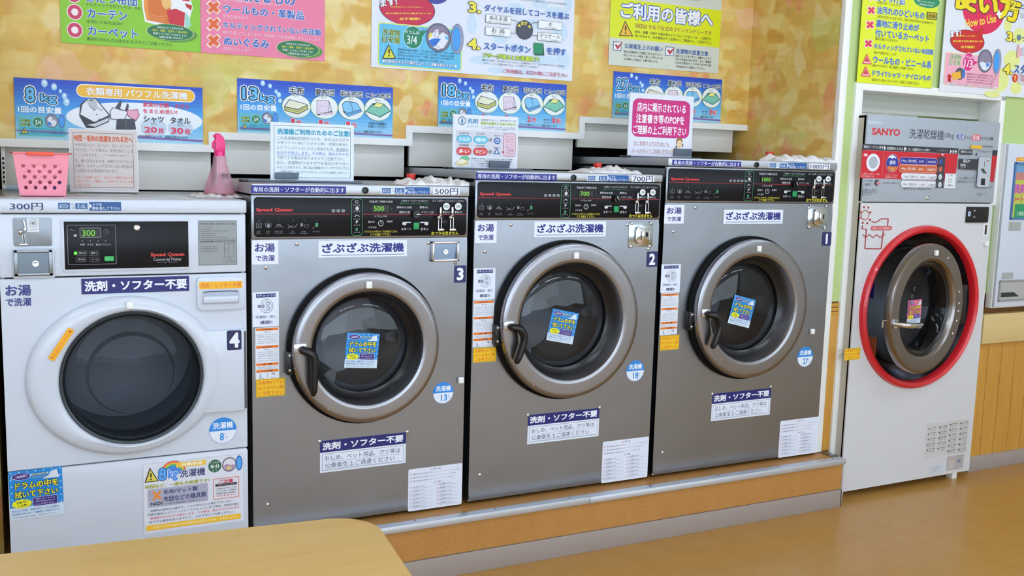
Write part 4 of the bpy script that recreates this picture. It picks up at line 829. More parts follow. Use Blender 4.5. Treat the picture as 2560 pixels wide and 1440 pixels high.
    pr.rrect(2159, 383.5, 2168.5, 391, .5, (236, 200, 206)); pr.ell(2165.5, 384, 2199, 428.5, (232, 236, 244)); pr.ell(2172, 392, 2193, 420, (176, 184, 196), out=(140, 146, 160), ow=.06)
    pr.text('1ヶ所押してから、洗浄', 2153, 433, 2198, 437, (240, 200, 200), 0); pr.text('洗浄時間(約1分)', 2152, 439, 2184, 443, (240, 200, 200), 0)
    for i in range(12): pr.ell(2208.6-i*.5, 385+i*4.9, 2210-i*.5, 386.5+i*4.9, (240, 220, 220), n=8)
    pr.ell(2214.5, 386, 2245, 430.5, (40, 60, 160), out=(236, 160, 150), ow=.05); pr.poly([(2222, 391), (2230, 387), (2238, 391.5), (2240, 397), (2235, 394), (2230, 397), (2225, 394), (2219, 396)], (236, 240, 250)); pr.poly([(2216, 416), (2222, 414), (2230, 417), (2237, 415), (2243, 417), (2239, 426), (2230, 430), (2221, 426)], (214, 120, 60)); pr.text('標準', 2223, 402, 2238, 411, Wh, .02); pr.text('仕上', 2226, 419, 2235, 426, (240, 220, 180), .01)
    pr.text('1ヶ所押して、投入口に', 2212, 435, 2243, 439, (240, 200, 200), 0); pr.text('洗濯物を入れる', 2211, 441, 2240, 445, (240, 200, 200), 0)
    rows = [(2249, 393.0, 2342, 412.5, (44, 50, 150), '10kg', '洗濯と乾燥', '60分', '1000円', 1), (2247.5, 412.5, 2341, 432, (206, 100, 50), '4kg', '洗濯と乾燥', '40分', '900円', 1), (2252, 432.5, 2340, 449.5, (228, 230, 236), '17kg', '洗濯のみ', '30分', '600円', 0), (2250.5, 451.5, 2337.5, 468.5, (226, 228, 236), '10kg', '乾燥のみ', '10分', '100円', 0)]
    for x0, y0, x1, y1, c, a1, a2, a3, a4, w in rows:
        tc = Wh if w else (90, 94, 110); pr.rrect(x0, y0, x1, y1, .48, c, (232, 180, 180) if w else None, .07); s = 2.5
        pr.text(a1, x0+4, y0+6, x0+16, y0+13, tc, .01); pr.text(a2, x0+20, y0+5.5, x0+39, y0+13.5, tc, .015); pr.line([(x0+42, y0+3), (x0+41, y1-2)], .7, (190, 170, 180)); pr.text(a3, x0+47, y0+7, x0+60, y0+14, tc, .01); pr.line([(x0+67, y0+4), (x0+66, y1-1)], .7, (190, 170, 180)); pr.text(a4, x0+70, y0+8.5, x0+89, y0+15.5, tc, .01)
    pr.rect(2344.5, 392, 2355.5, 470, (60, 64, 74)); 
    for i, c in enumerate(((60, 66, 150), (196, 96, 60), (210, 214, 220), (206, 210, 220))): pr.ell(2345+1-i*.9, 397+i*19.2, 2354.5+.5-i*.9, 411+i*19.2, c, n=18); pr.text('水', 2348-i*.9, 401+i*19.2, 2352-i*.9, 406+i*19.2, (150, 154, 190), 0)
    pr.poly([(2351, 385), (2358, 385.5), (2354, 390)], Wh); pr.rect(2361, 433.5, 2385, 471, (226, 230, 236)); pr.text('コイン確認', 2366, 436, 2380, 440, K, 0); pr.frame(2369, 447, 2376, 456, .4, .1, K); pr.text('←標準→', 2364, 462, 2380, 465, K, 0)
    pr.text('ドラム洗浄', 2160, 449, 2179, 454, K, 0); pr.text('緑点灯', 2161, 459, 2176, 463, K, 0); pr.ell(2186, 449, 2196, 464, (40, 40, 46), n=20); pr.ell(2189, 452, 2197, 462, (206, 130, 150), n=20); pr.text('→投入/洗濯のコース選択ボタンを', 2206, 455, 2244, 460, K, 0)
    for i, t in enumerate(('1ヶ所押し1ヶ所から', '投入物を入れる前に下さい', '確認して下さい')): pr.text(t, 2153, 473+i*5.6, 2190-5*(i == 2)*3, 477+i*5.6, K, 0)
    for i in range(8): pr.ell(2201-.2*i, 468+i*4, 2202-.2*i, 469+i*4, (220, 224, 228), n=6)
    pr.text('機械の中を見てから、時間の追加もできます', 2257, 470, 2326, 474.5, K, 0)
    pr.rrect(2398, 373, 2428, 387, .15, K); pr.text('硬貨を入れる', 2400, 376, 2426, 383, Wh, .01); P4((2395.5, 396.5), (2442.5, 398), (2440, 425), (2394, 423), (54, 58, 66)); pr.text('運転中', 2405, 400, 2422, 405, Wh, 0); pr.text('残時間', 2398, 410, 2411, 415, Wh, 0); pr.text('洗濯中', 2398, 416, 2411, 420, (150, 154, 160), 0)
    P4((2425, 363), (2453, 363.5), (2452, 372.5), (2423, 371), (236, 186, 60)); pr.text('故障時の連絡先', 2455, 364, 2480, 368, G, 0); pr.frame(2439, 376.5, 2477, 470, .06, .008, G); pr.rrect(2445, 392, 2470, 468, .08, (186, 194, 202), (120, 126, 134), .012); pr.line([(2459, 402), (2458.5, 417)], 1, K); pr.ell(2465, 400, 2469, 404, (200, 60, 60), n=10)
    P4((2448, 422), (2456, 421), (2464, 434), (2455, 433), (70, 80, 70)); P4((2450, 446), (2460, 446.5), (2459, 463), (2449, 462), (34, 34, 40)); pr.text('100円硬貨のみ', 2452, 379, 2464, 382, G, 0); pr.ell(2437, 383, 2441, 389, K, n=10)
    pr.text('コース選択してから', 2396, 442, 2433, 448, G, 0); pr.text('硬貨を投入して下さい', 2392, 451, 2435, 457, G, 0); pr.text('→硬貨の返却はできません', 2438, 483, 2462, 486, G, 0); pr.text('※つり銭', 2440, 487, 2450, 490, G, 0)
    pr.build('control_lettering', T)
    a = q(2319, 494, Y-.003); MB().lathe([(.011, 0), (.0105, -.004), (.007, -.005), (.006, -.002), (1e-4, -.002)], (a.x, Y-.002, a.z), 'y', 20).build('lock', CHROME, T)
    # red pictogram, sun over a garment in water
    p = Print(Y-.001, rough=.35); rc = (176, 50, 50); p.ell(2152.5, 525, 2173.5, 550.5, rc, hole=.86)
    for x, y in ((2160, 518), (2171, 519), (2152, 530), (2176, 531), (2149, 545), (2175, 549), (2157, 557), (2168, 558)): p.ell(x-2.5, y-2.8, x+2.5, y+2.8, rc, n=12)
    p.line([(2178, 553), (2187, 556), (2195, 553), (2202, 547), (2220.5, 547), (2219, 565)], 2.2, rc); p.line([(2156, 563), (2155.5, 572), (2166, 573), (2162, 621.5), (2203, 622), (2208, 577)], 2.2, rc); p.rrect(2177.5, 565, 2229, 575.5, .45, (206, 100, 100)); p.text('お湯・ソフト洗剤投入', 2181, 567.5, 2226, 573.5, (236, 220, 220), .01)
    p.line([(2157, 586), (2164, 594), (2173, 586), (2182, 594), (2191, 586), (2200, 594), (2212, 585)], 1.8, rc); p.build('pictogram', T)
    a, b = q(2416, 517), q(2466, 556); MB().prism(rr(a.x, b.x, b.z, a.z, .004), Y-.008, Y, .002).build('coin_return', BLACK, T)
    p = Print(Y-.0085); p.ell(2420, 528, 2427, 541, (200, 216, 236)); p.ell(2422, 532, 2425, 537, (70, 110, 170)); p.ell(2434, 524, 2439, 529, (150, 150, 156)); p.ell(2433, 540, 2438, 545, (150, 150, 156)); p.build('coin_marks', T)
    p = Print(Y-.0012, ((2458, 559), (2470, 590)), 14, 30); p.base(.0005, (230, 230, 230)); p.text('1', 4.5, 3, 10.5, 27, (60, 62, 68), .03); p.build('number_sticker', T)
    a = q(2463, 609); MB().box(a.x-.011, a.x+.011, Y-.014, Y, a.z-.011, a.z+.011, .003).build('sensor_tab', WHITE2, T, label='white plastic tab')
    c0 = at(2112, 875, Y); p = Print(Y-.001, ((2112, 872), (2149, 898)), 90, 45); p.base(.0006, (246, 200, 40)); p.frame(1.5, 1.5, 88.5, 43.5, .02, .02, (120, 90, 20))
    for i, t in enumerate(('洗濯物をドアに', 'はさまない様', 'ご注意下さい')): p.text(t, 6, 5+i*13, 84, 14+i*13, (216, 96, 20), .012)
    p.build('caution_sticker', T)
    p = Print(Y-.001, ((2318, 1060), (2415, 1130)), 96, 84); p.base(.0005, (206, 206, 204)); g3 = (110, 110, 112)
    for i in range(4):
        for j in range(6 if i > 1 else 5):
            x, y = 3+i*24, 6+j*13+(3 if i < 2 else 0); p.poly([(x, y+5), (x+2.2, y), (x+4.4, y+5)], (90, 90, 92)); p.text('警告・分解禁止', x+6, y, x+19, y+3, (80, 80, 84), .01); p.text('火災やけがの恐れ', x+6, y+4.5, x+18, y+6.5, g3, 0); p.text('があります注意', x+2, y+7.5, x+17, y+9.5, g3, 0)
    p.build('safety_label', T)
    p = Print(Y-.001, ((2369, 1142), (2407, 1170)), 40, 34); p.base(.0005, (176, 172, 172)); p.rect(3, 3, 18, 31, (196, 186, 182)); p.ell(25, 11, 33, 19, (120, 124, 170)); p.text('定格・電源', 5, 5, 16, 8, g3, 0); p.build('rating_plate', T)
    p = Print(Y-.001, ((2325, 1166), (2363, 1178)), 40, 22); p.base(.0004, (206, 214, 224))
    for i in range(3): p.text('型式・製造番号・二〇〇'[i:], 2, 3+i*6, 34-4*i, 6+i*6, (100, 110, 140), 0)
    p.build('serial_label', T)
    a = q(2140, 1222); 
dryer()

# ------------------------------------------------------------- detergent vending box
def vending():
    Y = -.02; q = lambda x, y, Y=Y: at(x, y, Y)
    x0 = (q(2524, 362).x+q(2484, 768).x)/2; z1, z0 = q(2540, 361).z, q(2500, 768).z
    T = thing('detergent_vending_box', 'white wall-mounted detergent vending box at the right edge', 'vending machine', (x0+.3, YF, z0))
    MB().box(x0-.003, x0+.6, Y+.014, YF-.001, z0-.006, z1+.004, .003).build('casing', WHITE2, T); MB().box(x0, x0+.58, Y, Y+.016, z0, z1, .004).build('front_door', WHITE, T)
    a, b = q(2540, 405), q(2519, 549); X = (a.x+b.x)/2
    f = MB()
    for s in ((X, X+.4, a.z-.01, a.z), (X, X+.4, b.z, b.z+.01), (X, X+.01, b.z, a.z), (X+.39, X+.4, b.z, a.z)): f.box(s[0], s[1], Y-.008, Y, s[2], s[3], .002)
    f.build('poster_frame', mat('blue_frame', (74, 120, 176), .4), T)
    p = Print(Y-.0005, W=100, H=100, xz=(X+.008, X+.392, a.z-.008, b.z+.008)); p.rect(0, 0, 100, 100, (190, 196, 80)); p.rect(0, 0, 100, 16, (110, 160, 200)); p.rect(0, 16, 100, 30, (196, 130, 120)); p.text('洗剤', 1, 36, 24, 56, (196, 80, 170), .06); p.text('シート', 0, 58, 20, 72, (196, 60, 110), .05); p.text('柔軟', 28, 40, 60, 70, (196, 80, 170), .06); p.rect(6, 74, 60, 100, (40, 150, 100)); p.text('1回分', 12, 88, 30, 96, (220, 236, 226), .03); p.build('poster_print', T)
    p = Print(Y-.001, W=20, H=8, xz=(q(2541, 396).x, q(2541, 396).x+.16, q(2541, 393).z, q(2541, 403).z)); p.base(.0005, (240, 160, 40)); p.text('洗剤はこちら', 2, 2, 18, 6, (250, 220, 120), .02); p.build('orange_label', T)
    for (xa, ya, xb, yb) in ((2523, 555, 2552, 577), (2505, 682, 2533, 697)):
        p = Print(Y-.001, ((xa, ya), (xb, yb)), 30, 24); p.base(.0005, (176, 180, 178))
        for i in range(3): p.text('故障・返金の方'[:5+i], 3, 3+i*7, 26, 7+i*7, (120, 124, 124), 0)
        p.build('grey_label', T)
    a, b = q(2499, 701), q(2495, 754); X = a.x-.003; fz1, fz0 = a.z, b.z; fr = mat('tray_frame', (150, 150, 152), .4); f = MB()
    for s in ((X, X+.3, fz1-.008, fz1), (X, X+.3, fz0, fz0+.008), (X, X+.009, fz0, fz1), (X+.29, X+.3, fz0, fz1)): f.box(s[0], s[1], Y-.006, Y, s[2], s[3], .002)
    f = f.build('tray_frame', fr, T); MB().box(X+.008, X+.292, Y-.001, Y+.001, fz0+.007, fz1-.007).build('tray_flap', mat('tray_grey', (178, 178, 176), .4), f)
    MB().prism([(X+.02, fz0+.02), (X+.15, fz0+.02), (X+.11, fz0+.042), (X+.02, fz0+.042)], Y-.0022, Y-.001).build('tray_opening', mat('tray_dark', (44, 50, 46), .6), f)
vending()

# ------------------------------------------------------------- posters on the walls
YP = YW-.004
def poster(name, label, p, cat='poster', group=None):
    o = p.build(name, None, label, origin=((p.x0+p.x1)/2, p.Y, (p.z0+p.z1)/2)); return tag(o, None, cat, group)
def remap2(A, B):    # from rectangle A (x0,x1,z1,z0) to B
    return lambda X, Z: (B[0]+(X-A[0])*(B[1]-B[0])/(A[1]-A[0]), B[3]+(Z-A[3])*(B[2]-B[3])/(A[2]-A[3]))
def rectof(a, b): a, b = at(*a, YP), at(*b, YP); return (a.x, b.x, a.z, b.z)
def gauge(p):        # small green 'how full' inset, in 13 kg poster pixels
    p.rrect(600, 284, 695, 329, .08, (84, 190, 216), (150, 210, 90), .02)
    p.text('洗濯物', 604, 291, 624, 298, (30, 60, 40), .03, (210, 226, 60), .1); p.text('目安量', 604, 299, 624, 306, (30, 60, 40), .03, (210, 226, 60), .1); p.ell(629, 288, 650, 308, (30, 130, 90), out=(190, 230, 200), ow=.08); p.text('3/4', 634, 293, 646, 304, (236, 244, 240), .03)
    p.ell(654, 281, 681, 310, (110, 112, 130)); p.ell(657, 284, 679, 308, (150, 150, 170)); p.poly([(659, 292), (664, 286), (669, 288), (668, 296), (672, 292), (678, 298), (674, 307), (662, 306)], (232, 236, 244)); p.poly([(658, 296), (664, 298), (669, 304), (663, 306)], (50, 120, 220)); p.ell(681, 282, 695, 311, (80, 110, 190)); p.ell(683, 285, 693, 308, (70, 160, 240))
    p.poly([(604, 322), (611, 308), (620, 322)], (30, 40, 20)); p.poly([(606, 321), (611.5, 310.5), (618, 321)], (232, 220, 50)); p.text('!', 611, 313.5, 613, 320, (30, 30, 20), .03)
    for i in range(3): p.text('洗濯物の詰め込みすぎ、偏りやすいもの等は脱水不良の原因', 623, 311+i*4.2, 690, 314+i*4.2, (40, 80, 130), 0)
def kgposter(num, a, b, last, n, label):
    A, B = rectof((593, 195), (981, 347)), rectof(a, b); p = Print(YP, W=100, H=34, xz=B); p.x0, p.x1, p.z1, p.z0 = B
    p.base(.003, (60, 150, 230)); c0, c1, c2 = (28, 72, 196), (66, 166, 236), (170, 222, 246); m = 14
    for i in range(m):
        t = i/(m-1); c = [int(c0[k]+(c1[k]-c0[k])*t*2) if t < .5 else int(c1[k]+(c2[k]-c1[k])*(t-.5)*2) for k in range(3)]; p.rect(0, 34*i/m, 100, 34*(i+1)/m, c)
    q = Print(YP-.0009, remap=remap2(A, B)); K = (24, 34, 44); Wh = (240, 246, 252)
    for x, y, r in ((657, 208, 7), (675, 215, 6), (690, 229, 5), (697, 237, 7), (700, 252, 6)): q.ell(x-r*.8, y-r, x+r*.8, y+r, (170, 216, 246)); q.ell(x-r*.3, y-r*.6, x+r*.5, y+r*.3, (230, 244, 252))
    q.text(num, 605, 216, 645, 251, (96, 190, 244), .035, (10, 34, 60), .12, Wh, .19); q.text('kg', 649, 234, 686, 261, (96, 190, 244), .03, (10, 34, 60), .11, Wh, .18); q.text('1回の目安量', 601, 261, 692, 277, Wh, .045)
    gauge(q)
    xs = ((706, 775), (777, 843), (846, 910), (912, 976)); names = ('毛布', '夏布団', '羽毛布団', 'こたつ布団'); tx = ((722, 760), (787, 835), (850, 906), (913, 976))
    for i, (x0, x1) in enumerate(xs):
        y = 238+i*1.7+i*.6; q.ell(x0, y, x1, y+56, (240, 244, 244), out=(206, 226, 130), ow=.035)
        ty = 219+i*4.2; q.text(names[i], tx[i][0], ty, tx[i][1], ty+15, K, .035, Wh, .11); cx = (x0+x1)/2; q.text('なら', cx-8, ty+17, cx+5, ty+21.5, K, .01)
        yy = y+28; o = K
        if i == 0:
            q.poly([(cx-31, yy), (cx-18, yy-18), (cx+28, yy-5), (cx+29, yy+8), (cx+4, yy+20), (cx-29, yy+11)], o); q.poly([(cx-29, yy), (cx-17, yy-16), (cx+27, yy-4), (cx+4, yy+7)], (236, 236, 210)); q.poly([(cx-29, yy+2), (cx+4, yy+9), (cx+27, yy-2), (cx+27, yy+7), (cx+4, yy+18), (cx-27, yy+10)], (206, 210, 120)); q.line([(cx-28, yy+6), (cx+4, yy+13), (cx+27, yy+2)], .9, o)
        elif i == 1:
            q.poly([(cx-19, yy-18), (cx+12, yy-17), (cx+20, yy+10), (cx+22, yy+17), (cx-12, yy+20), (cx-19, yy+19)], o); q.poly([(cx-18, yy-17), (cx+11, yy-16), (cx+9, yy+12), (cx-18, yy+18)], (232, 216, 232)); q.poly([(cx+11, yy-14), (cx+19, yy+9), (cx-11, yy+18), (cx+10, yy+8)], (214, 206, 220)); q.frame(cx-13, yy-4, cx+10, yy+14, 0, .04, (150, 130, 150)); q.poly([(cx-10, yy+18), (cx+19, yy+12), (cx+21, yy+16), (cx-10, yy+20)], (240, 200, 220))
        elif i == 2:
            q.poly([(cx-24, yy-10), (cx-16, yy-18), (cx-2, yy-17), (cx+14, yy-14), (cx+24, yy+2), (cx+26, yy+9), (cx-8, yy+22), (cx-20, yy+10)], o); q.poly([(cx-23, yy-9), (cx-15, yy-17), (cx-2, yy-15), (cx+13, yy-13), (cx+23, yy+2), (cx-10, yy+12), (cx-19, yy+6)], (130, 200, 242)); q.poly([(cx-10, yy+13), (cx+23, yy+3), (cx+25, yy+8), (cx-8, yy+21), (cx-18, yy+9)], (96, 176, 232)); q.line([(cx-4, yy-15), (cx+2, yy-2), (cx+2, yy+8)], 1, o); q.line([(cx-12, yy+16), (cx+24, yy+5)], .9, o)
        else:
            q.poly([(cx-32, yy+6), (cx-13, yy-15), (cx+16, yy-12), (cx+33, yy+5), (cx+6, yy+21)], (20, 110, 104)); q.poly([(cx-29, yy+5), (cx-13, yy-10), (cx+15, yy-9), (cx+30, yy+4), (cx+5, yy+18)], (130, 206, 180)); q.poly([(cx-14, yy-7), (cx-4, yy-17), (cx+16, yy-13), (cx+5, yy-2)], (40, 60, 40)); q.poly([(cx-12, yy-7), (cx-3, yy-15.5), (cx+14, yy-12.5), (cx+5, yy-3.5)], (232, 236, 140))
            for k in range(9): q.ell(cx-18+k*4.6, yy+2+(k % 3)*4, cx-16+k*4.6, yy+4+(k % 3)*4, (40, 140, 120), n=6)
        if i < 3: q.text(str(n[i]), cx-14, 296+i*3.5, cx-3, 313+i*3.5, (220, 50, 90), .06, Wh, .1); q.text('枚', cx, 299+i*3.5, cx+14, 313+i*3.5, (220, 50, 90), .04, Wh, .1)
    if last: q.text('敷き/掛け', 914, 310, 934, 316, K, .01); q.text('セットで', 914, 318, 934, 324, K, .01); q.text('1', 940, 306, 947, 323, (220, 50, 90), .06, Wh, .1); q.text('組', 950, 308, 965, 323, (220, 50, 90), .04, Wh, .1)
    else: q.text('大型の洗濯機を', 920, 306, 966, 312, K, .01); q.text('お使いください', 920, 314, 966, 320, K, .01)
    q.text('※洗濯物の大きさや素材によって、適量は異なります', 812, 321.5, 955, 334, K, .015); A2 = (140, 90, 170); q.poly([(598, 318), (598, 321), (980, 340.5), (980, 337)], A2)
    # merge the two layers into one sheet
    off = len(p.v); ms = {i: p.slot(m) for i, m in enumerate(q.ms)}; p.v += q.v; p.f += [tuple(off+j for j in f) for f in q.f]; p.mi += [ms[i] for i in q.mi]
    poster('size_poster', label, p, 'poster')
kgposter('13', (593, 195), (981, 347), 0, (1, 1, 1), 'blue 13kg poster on the gold wall behind the turquoise headed notice')
kgposter('18', (1097, 190), (1413, 331), 1, (2, 2, 2), 'blue 18kg poster on the gold wall behind the notice with blue and red pills')
kgposter('27', (1535, 178), (1800, 308), 1, (3, 3, 3), 'blue 27kg poster behind the magenta sign, rightmost of the blue posters')

B = rectof((34, 193), (508, 363)); p = Print(YP, W=100, H=34, xz=B); p.base(.003, (60, 150, 230)); c0, c1, c2 = (28, 72, 196), (66, 166, 236), (170, 222, 246)
for i in range(14):
    t = i/13; c = [int(c0[k]+(c1[k]-c0[k])*t*2) if t < .5 else int(c1[k]+(c2[k]-c1[k])*(t-.5)*2) for k in range(3)]; p.rect(0, 34*i/14, 100, 34*(i+1)/14, c)
q = Print(YP-.0009); K = (24, 34, 44); Wh = (240, 246, 252); PK = (224, 60, 100)
q.ell(165, 257, 506, 339, Wh, n=40)
for x, y, r in ((111, 208, 10), (135, 217, 9), (151, 228, 5), (161, 240, 8), (166, 255, 10)): q.ell(x-r*.8, y-r, x+r*.8, y+r, (170, 216, 246)); q.ell(x-r*.3, y-r*.6, x+r*.5, y+r*.3, (230, 244, 252))
q.text('8', 62, 216, 88, 257, (96, 190, 244), .035, (10, 34, 60), .11, Wh, .18); q.text('kg', 101, 233, 142, 262, (96, 190, 244), .03, (10, 34, 60), .11, Wh, .18); q.text('1回の目安量', 44, 264, 155, 285, Wh, .045)
q.rrect(192, 211, 486, 255, .5, (246, 190, 50), (250, 246, 236), .07); q.text('衣類専用 パワフル洗濯機', 214, 219, 469, 249, Wh, .035, (226, 140, 40), .06)
q.poly([(198, 290), (200, 262), (214, 250), (238, 244), (275, 287), (272, 305), (236, 320), (216, 320)], (50, 56, 66)); q.poly([(201, 286), (206, 262), (216, 252), (238, 247), (272, 288), (236, 305)], (236, 238, 244)); q.poly([(216, 252), (222, 247), (238, 247), (244, 262), (236, 277), (222, 264)], (190, 196, 206)); q.poly([(217, 312), (236, 309), (272, 294), (270, 303), (237, 317)], (216, 220, 228)); q.line([(222, 264), (236, 277), (243, 268), (252, 276), (257, 272)], 1.2, (50, 56, 66)); q.ell(224, 249, 233, 252, (40, 44, 50))
for x, y in ((240, 285), (246, 296)): q.ell(x, y, x+4, y+3, (90, 96, 106))
q.poly([(274, 280), (281, 268), (287, 270), (300, 252), (305, 253), (300, 272), (312, 276), (318, 258), (322, 262), (320, 280), (312, 300), (290, 300), (276, 298)], (70, 74, 84)); q.poly([(276, 280), (282, 270), (290, 272), (302, 276), (314, 278), (318, 282), (310, 299), (290, 298), (278, 296)], (238, 238, 242))
q.poly([(316, 276), (344, 273), (349, 288), (340, 303), (330, 298), (318, 288)], (150, 60, 80)); q.poly([(318, 277), (343, 275), (347, 288), (339, 300), (330, 296), (320, 287)], (236, 170, 196)); q.poly([(292, 297), (336, 297), (340, 324), (290, 324)], (62, 68, 80)); q.line([(314, 300), (315, 322)], 1, (120, 124, 134))
q.text('家族の衣類・タオル', 357, 256, 474, 272, PK, .03); q.text('をまとめ洗い!', 357, 272, 443, 286, PK, .03)
q.ell(352, 296, 416, 340, (200, 218, 236)); q.ell(420, 300, 482, 342, (200, 218, 236)); q.text('シャツ', 358, 291, 410, 306, K, .03); q.text('タオル', 425, 294, 476, 309, K, .03); q.text('なら', 377, 307, 391, 312, K, .01); q.text('なら', 443, 310, 458, 315, K, .01)
q.text('20', 360, 316, 393, 333, PK, .05); q.text('枚', 395, 319, 411, 335, PK, .04); q.text('30', 426, 318, 459, 336, PK, .05); q.text('枚', 461, 321, 477, 337, PK, .04)
q.text('洗濯物の大きさや素材によって、適量は異なります', 300, 335, 470, 348, K, .015); q.poly([(40, 324), (40, 326), (507, 355), (507, 350.5)], (140, 90, 170))
A, Bx = rectof((593, 195), (981, 347)), rectof((34, 193), (508, 363)); g2 = Print(YP-.0009, remap=remap2((at(600, 284, YP).x, at(695, 329, YP).x, at(600, 284, YP).z, at(695, 329, YP).z), (at(46, 289, YP).x, at(164, 342, YP).x, at(46, 289, YP).z, at(164, 342, YP).z))); gauge(g2)
for s in (q, g2): off = len(p.v); ms = {i: p.slot(m) for i, m in enumerate(s.ms)}; p.v += s.v; p.f += [tuple(off+j for j in f) for f in s.f]; p.mi += [ms[i] for i in s.mi]
poster('size_poster', 'blue 8kg poster with a folded shirt drawing above the white washer', p)

def sheet(a_left, b_right_bottom, top, col, th=.003, Y=YP):     # large poster that runs on above the frame
    a, b = at(*a_left, Y), at(*b_right_bottom, Y); p = Print(Y, W=100, H=100, xz=(a.x, b.x, top, b.z)); p.base(th, col); return p
def merge(p, *qs):
    for s in qs: off = len(p.v); ms = {i: p.slot(m) for i, m in enumerate(s.ms)}; p.v += s.v; p.f += [tuple(off+j for j in f) for f in s.f]; p.mi += [ms[i] for i in s.mi]
    return p
BL = (36, 92, 184)
# green 'allowed' poster
p = sheet((153, 107), (502, 131), 2.34, (140, 206, 40)); q = Print(YP-.0003)
for x, y in ((184, -13), (187, 30), (187, 75)): q.ell(x-18, y-18, x+18, y+18, (206, 56, 100), hole=.5, out=(250, 236, 240), ow=.12); q.ell(x-7, y-8, x+7, y+8, (250, 240, 244))
q.text('こたつ布団', 214, -14, 343, 11, BL, .04, Wh, .085); q.text('キルティングされていれば、OK!', 215, 9, 353, 22, (50, 90, 40), .005); q.text('カーテン', 216, 25, 319, 48, BL, .04, Wh, .085); q.text('水洗いであればOK!', 216, 51, 307, 62, (50, 90, 40), .005); q.text('カーペット', 218, 69, 345, 94, BL, .04, Wh, .085); q.text('裏地付きのものは剥がれますのでご注意ください', 217, 97, 430, 112, (50, 90, 40), .005)
q.poly([(352, -30), (470, -30), (482, 20), (476, 40), (470, 72), (430, 74), (362, 54), (356, 20)], Wh); q.poly([(358, -30), (420, -30), (428, 30), (422, 62), (366, 50), (360, 20)], (222, 116, 36)); q.poly([(358, -30), (372, -30), (370, 20), (374, 50), (366, 50), (360, 20)], (236, 150, 60))
for i in range(3): q.line([(374, 36+i*6), (392, 41+i*6), (412, 42+i*6)], .9, (240, 190, 120))
q.poly([(416, 26), (440, 22), (462, 32), (460, 70), (424, 62)], (206, 30, 50)); q.poly([(400, -16), (424, -8), (430, 14), (416, 24), (406, 16)], (246, 196, 120)); q.poly([(430, -4), (456, 2), (458, 20), (436, 22), (428, 12)], (244, 246, 250)); q.poly([(456, -20), (472, -20), (474, 4), (456, 2)], (206, 30, 50)); q.poly([(462, 8), (480, 14), (478, 26), (466, 18)], (190, 40, 44)); q.poly([(462, 30), (474, 44), (478, 66), (462, 70)], (160, 220, 200))
def oval(q, x0, y0, x1, y1):
    q.ell(x0+8, y0+4, x1+10, y1+4, (90, 150, 60)); q.ell(x0, y0, x1, y1, (30, 120, 70), out=(220, 230, 160), ow=.03)
    w, h = x1-x0, y1-y0
    for i, (t, a, b, c) in enumerate((('当店はセルフ方式のため', .22, .78, Wh), ('紛失・盗難・色落ち・縮み等の', .12, .88, (236, 230, 80)), ('洗濯トラブルにつきましては、', .13, .87, Wh), ('一切責任を負いかねます', .22, .78, Wh))): q.text(t, x0+w*a, y0+h*(.14+.2*i), x0+w*b, y0+h*(.28+.2*i)+1.5, c, .01)
oval(q, 367, 61, 483, 101)
poster('care_poster', 'green poster with red rings listing curtains and carpets', merge(p, q))
# pink 'not allowed' poster
p = sheet((502.6, 131), (812, 153), 2.34, (240, 130, 166)); q = Print(YP-.0003)
def cross(q, x, y, r, col=(232, 100, 36), out=(250, 230, 220)):
    for k, c in ((1.0, out), (.8, col)):
        a = r*k; w = r*.36*k+(0 if k < 1 else .5); pts = []
        for i in range(4):
            t = math.pi/4+i*math.pi/2; d = (math.cos(t), math.sin(t)); n = (-d[1], d[0]); pts += [(x+d[0]*a*1.15-n[0]*w, y+d[1]*a*1.15-n[1]*w), (x+d[0]*a*1.15+n[0]*w, y+d[1]*a*1.15+n[1]*w), (x+(d[0]+n[0])*w, y+(d[1]+n[1])*w)]
        q.poly(pts, c)
for y in (18, 60, 102): cross(q, 534, y, 17)
q.text('洗えるもの', 590, -16, 738, 5, BL, .04, Wh, .085); q.text('型崩れや変型をおこし、生地を傷めます', 558, -2, 700, 14, (250, 200, 220), .005); q.text('ウールもの・革製品', 558, 15, 760, 46, BL, .04, Wh, .085); q.text('生地を傷めます', 557, 38, 620, 47, (250, 214, 228), .005); q.text('キルティングされていない布団類', 557, 55, 803, 89, BL, .04, Wh, .085)
q.text('綿が片寄ってしまいます。乾燥機での高温殺菌をオススメします', 557, 80, 800, 100, (250, 214, 228), .005); q.text('ぬいぐるみ', 559, 96, 673, 117, BL, .04, Wh, .085); q.text('変形をおこします', 558, 120, 628, 128, (250, 214, 228), .005); oval(q, 692, 102, 797, 142)
poster('care_poster', 'pink poster with orange crosses listing what not to wash', merge(p, q))
# how to use poster
p = sheet((928, 168), (1430, 203), 2.34, (230, 236, 250)); q = Print(YP-.0003); LB = (206, 228, 248)
for x, y, r, s in ((1200, 150, 26, 10), (1240, 175, 22, 9), (1290, 120, 30, 10), (1330, 60, 26, 12), (1390, 30, 30, 12), (1400, 80, 20, 26), (1290, 20, 24, 12), (1180, 60, 12, 26), (1360, 150, 34, 12), (1310, 180, 26, 8), (1408, 150, 16, 24), (1250, 90, 18, 20), (1350, 10, 20, 12), (1420, 10, 10, 20)): q.ell(x-r, y-s, x+r, y+s, LB)
q.ell(1050, -50, 1124, 10, (60, 70, 160)); q.ell(950, -18, 1086, 63, (206, 32, 74), out=(40, 30, 70), ow=.025, n=40)
q.text('ます!', 949, -6, 993, 18, Wh, .05, (20, 24, 30), .1, rot=-12)
YL = (246, 232, 70); q.text('洗濯物を入れる前に、', 976, 12, 1057, 23, YL, .02, rot=-5); q.text('忘れ物や汚れ等がないか', 963, 26, 1079, 41, YL, .035, rot=-5); q.text('必ず確認!!', 998, 41, 1051, 53, YL, .035, rot=-5)
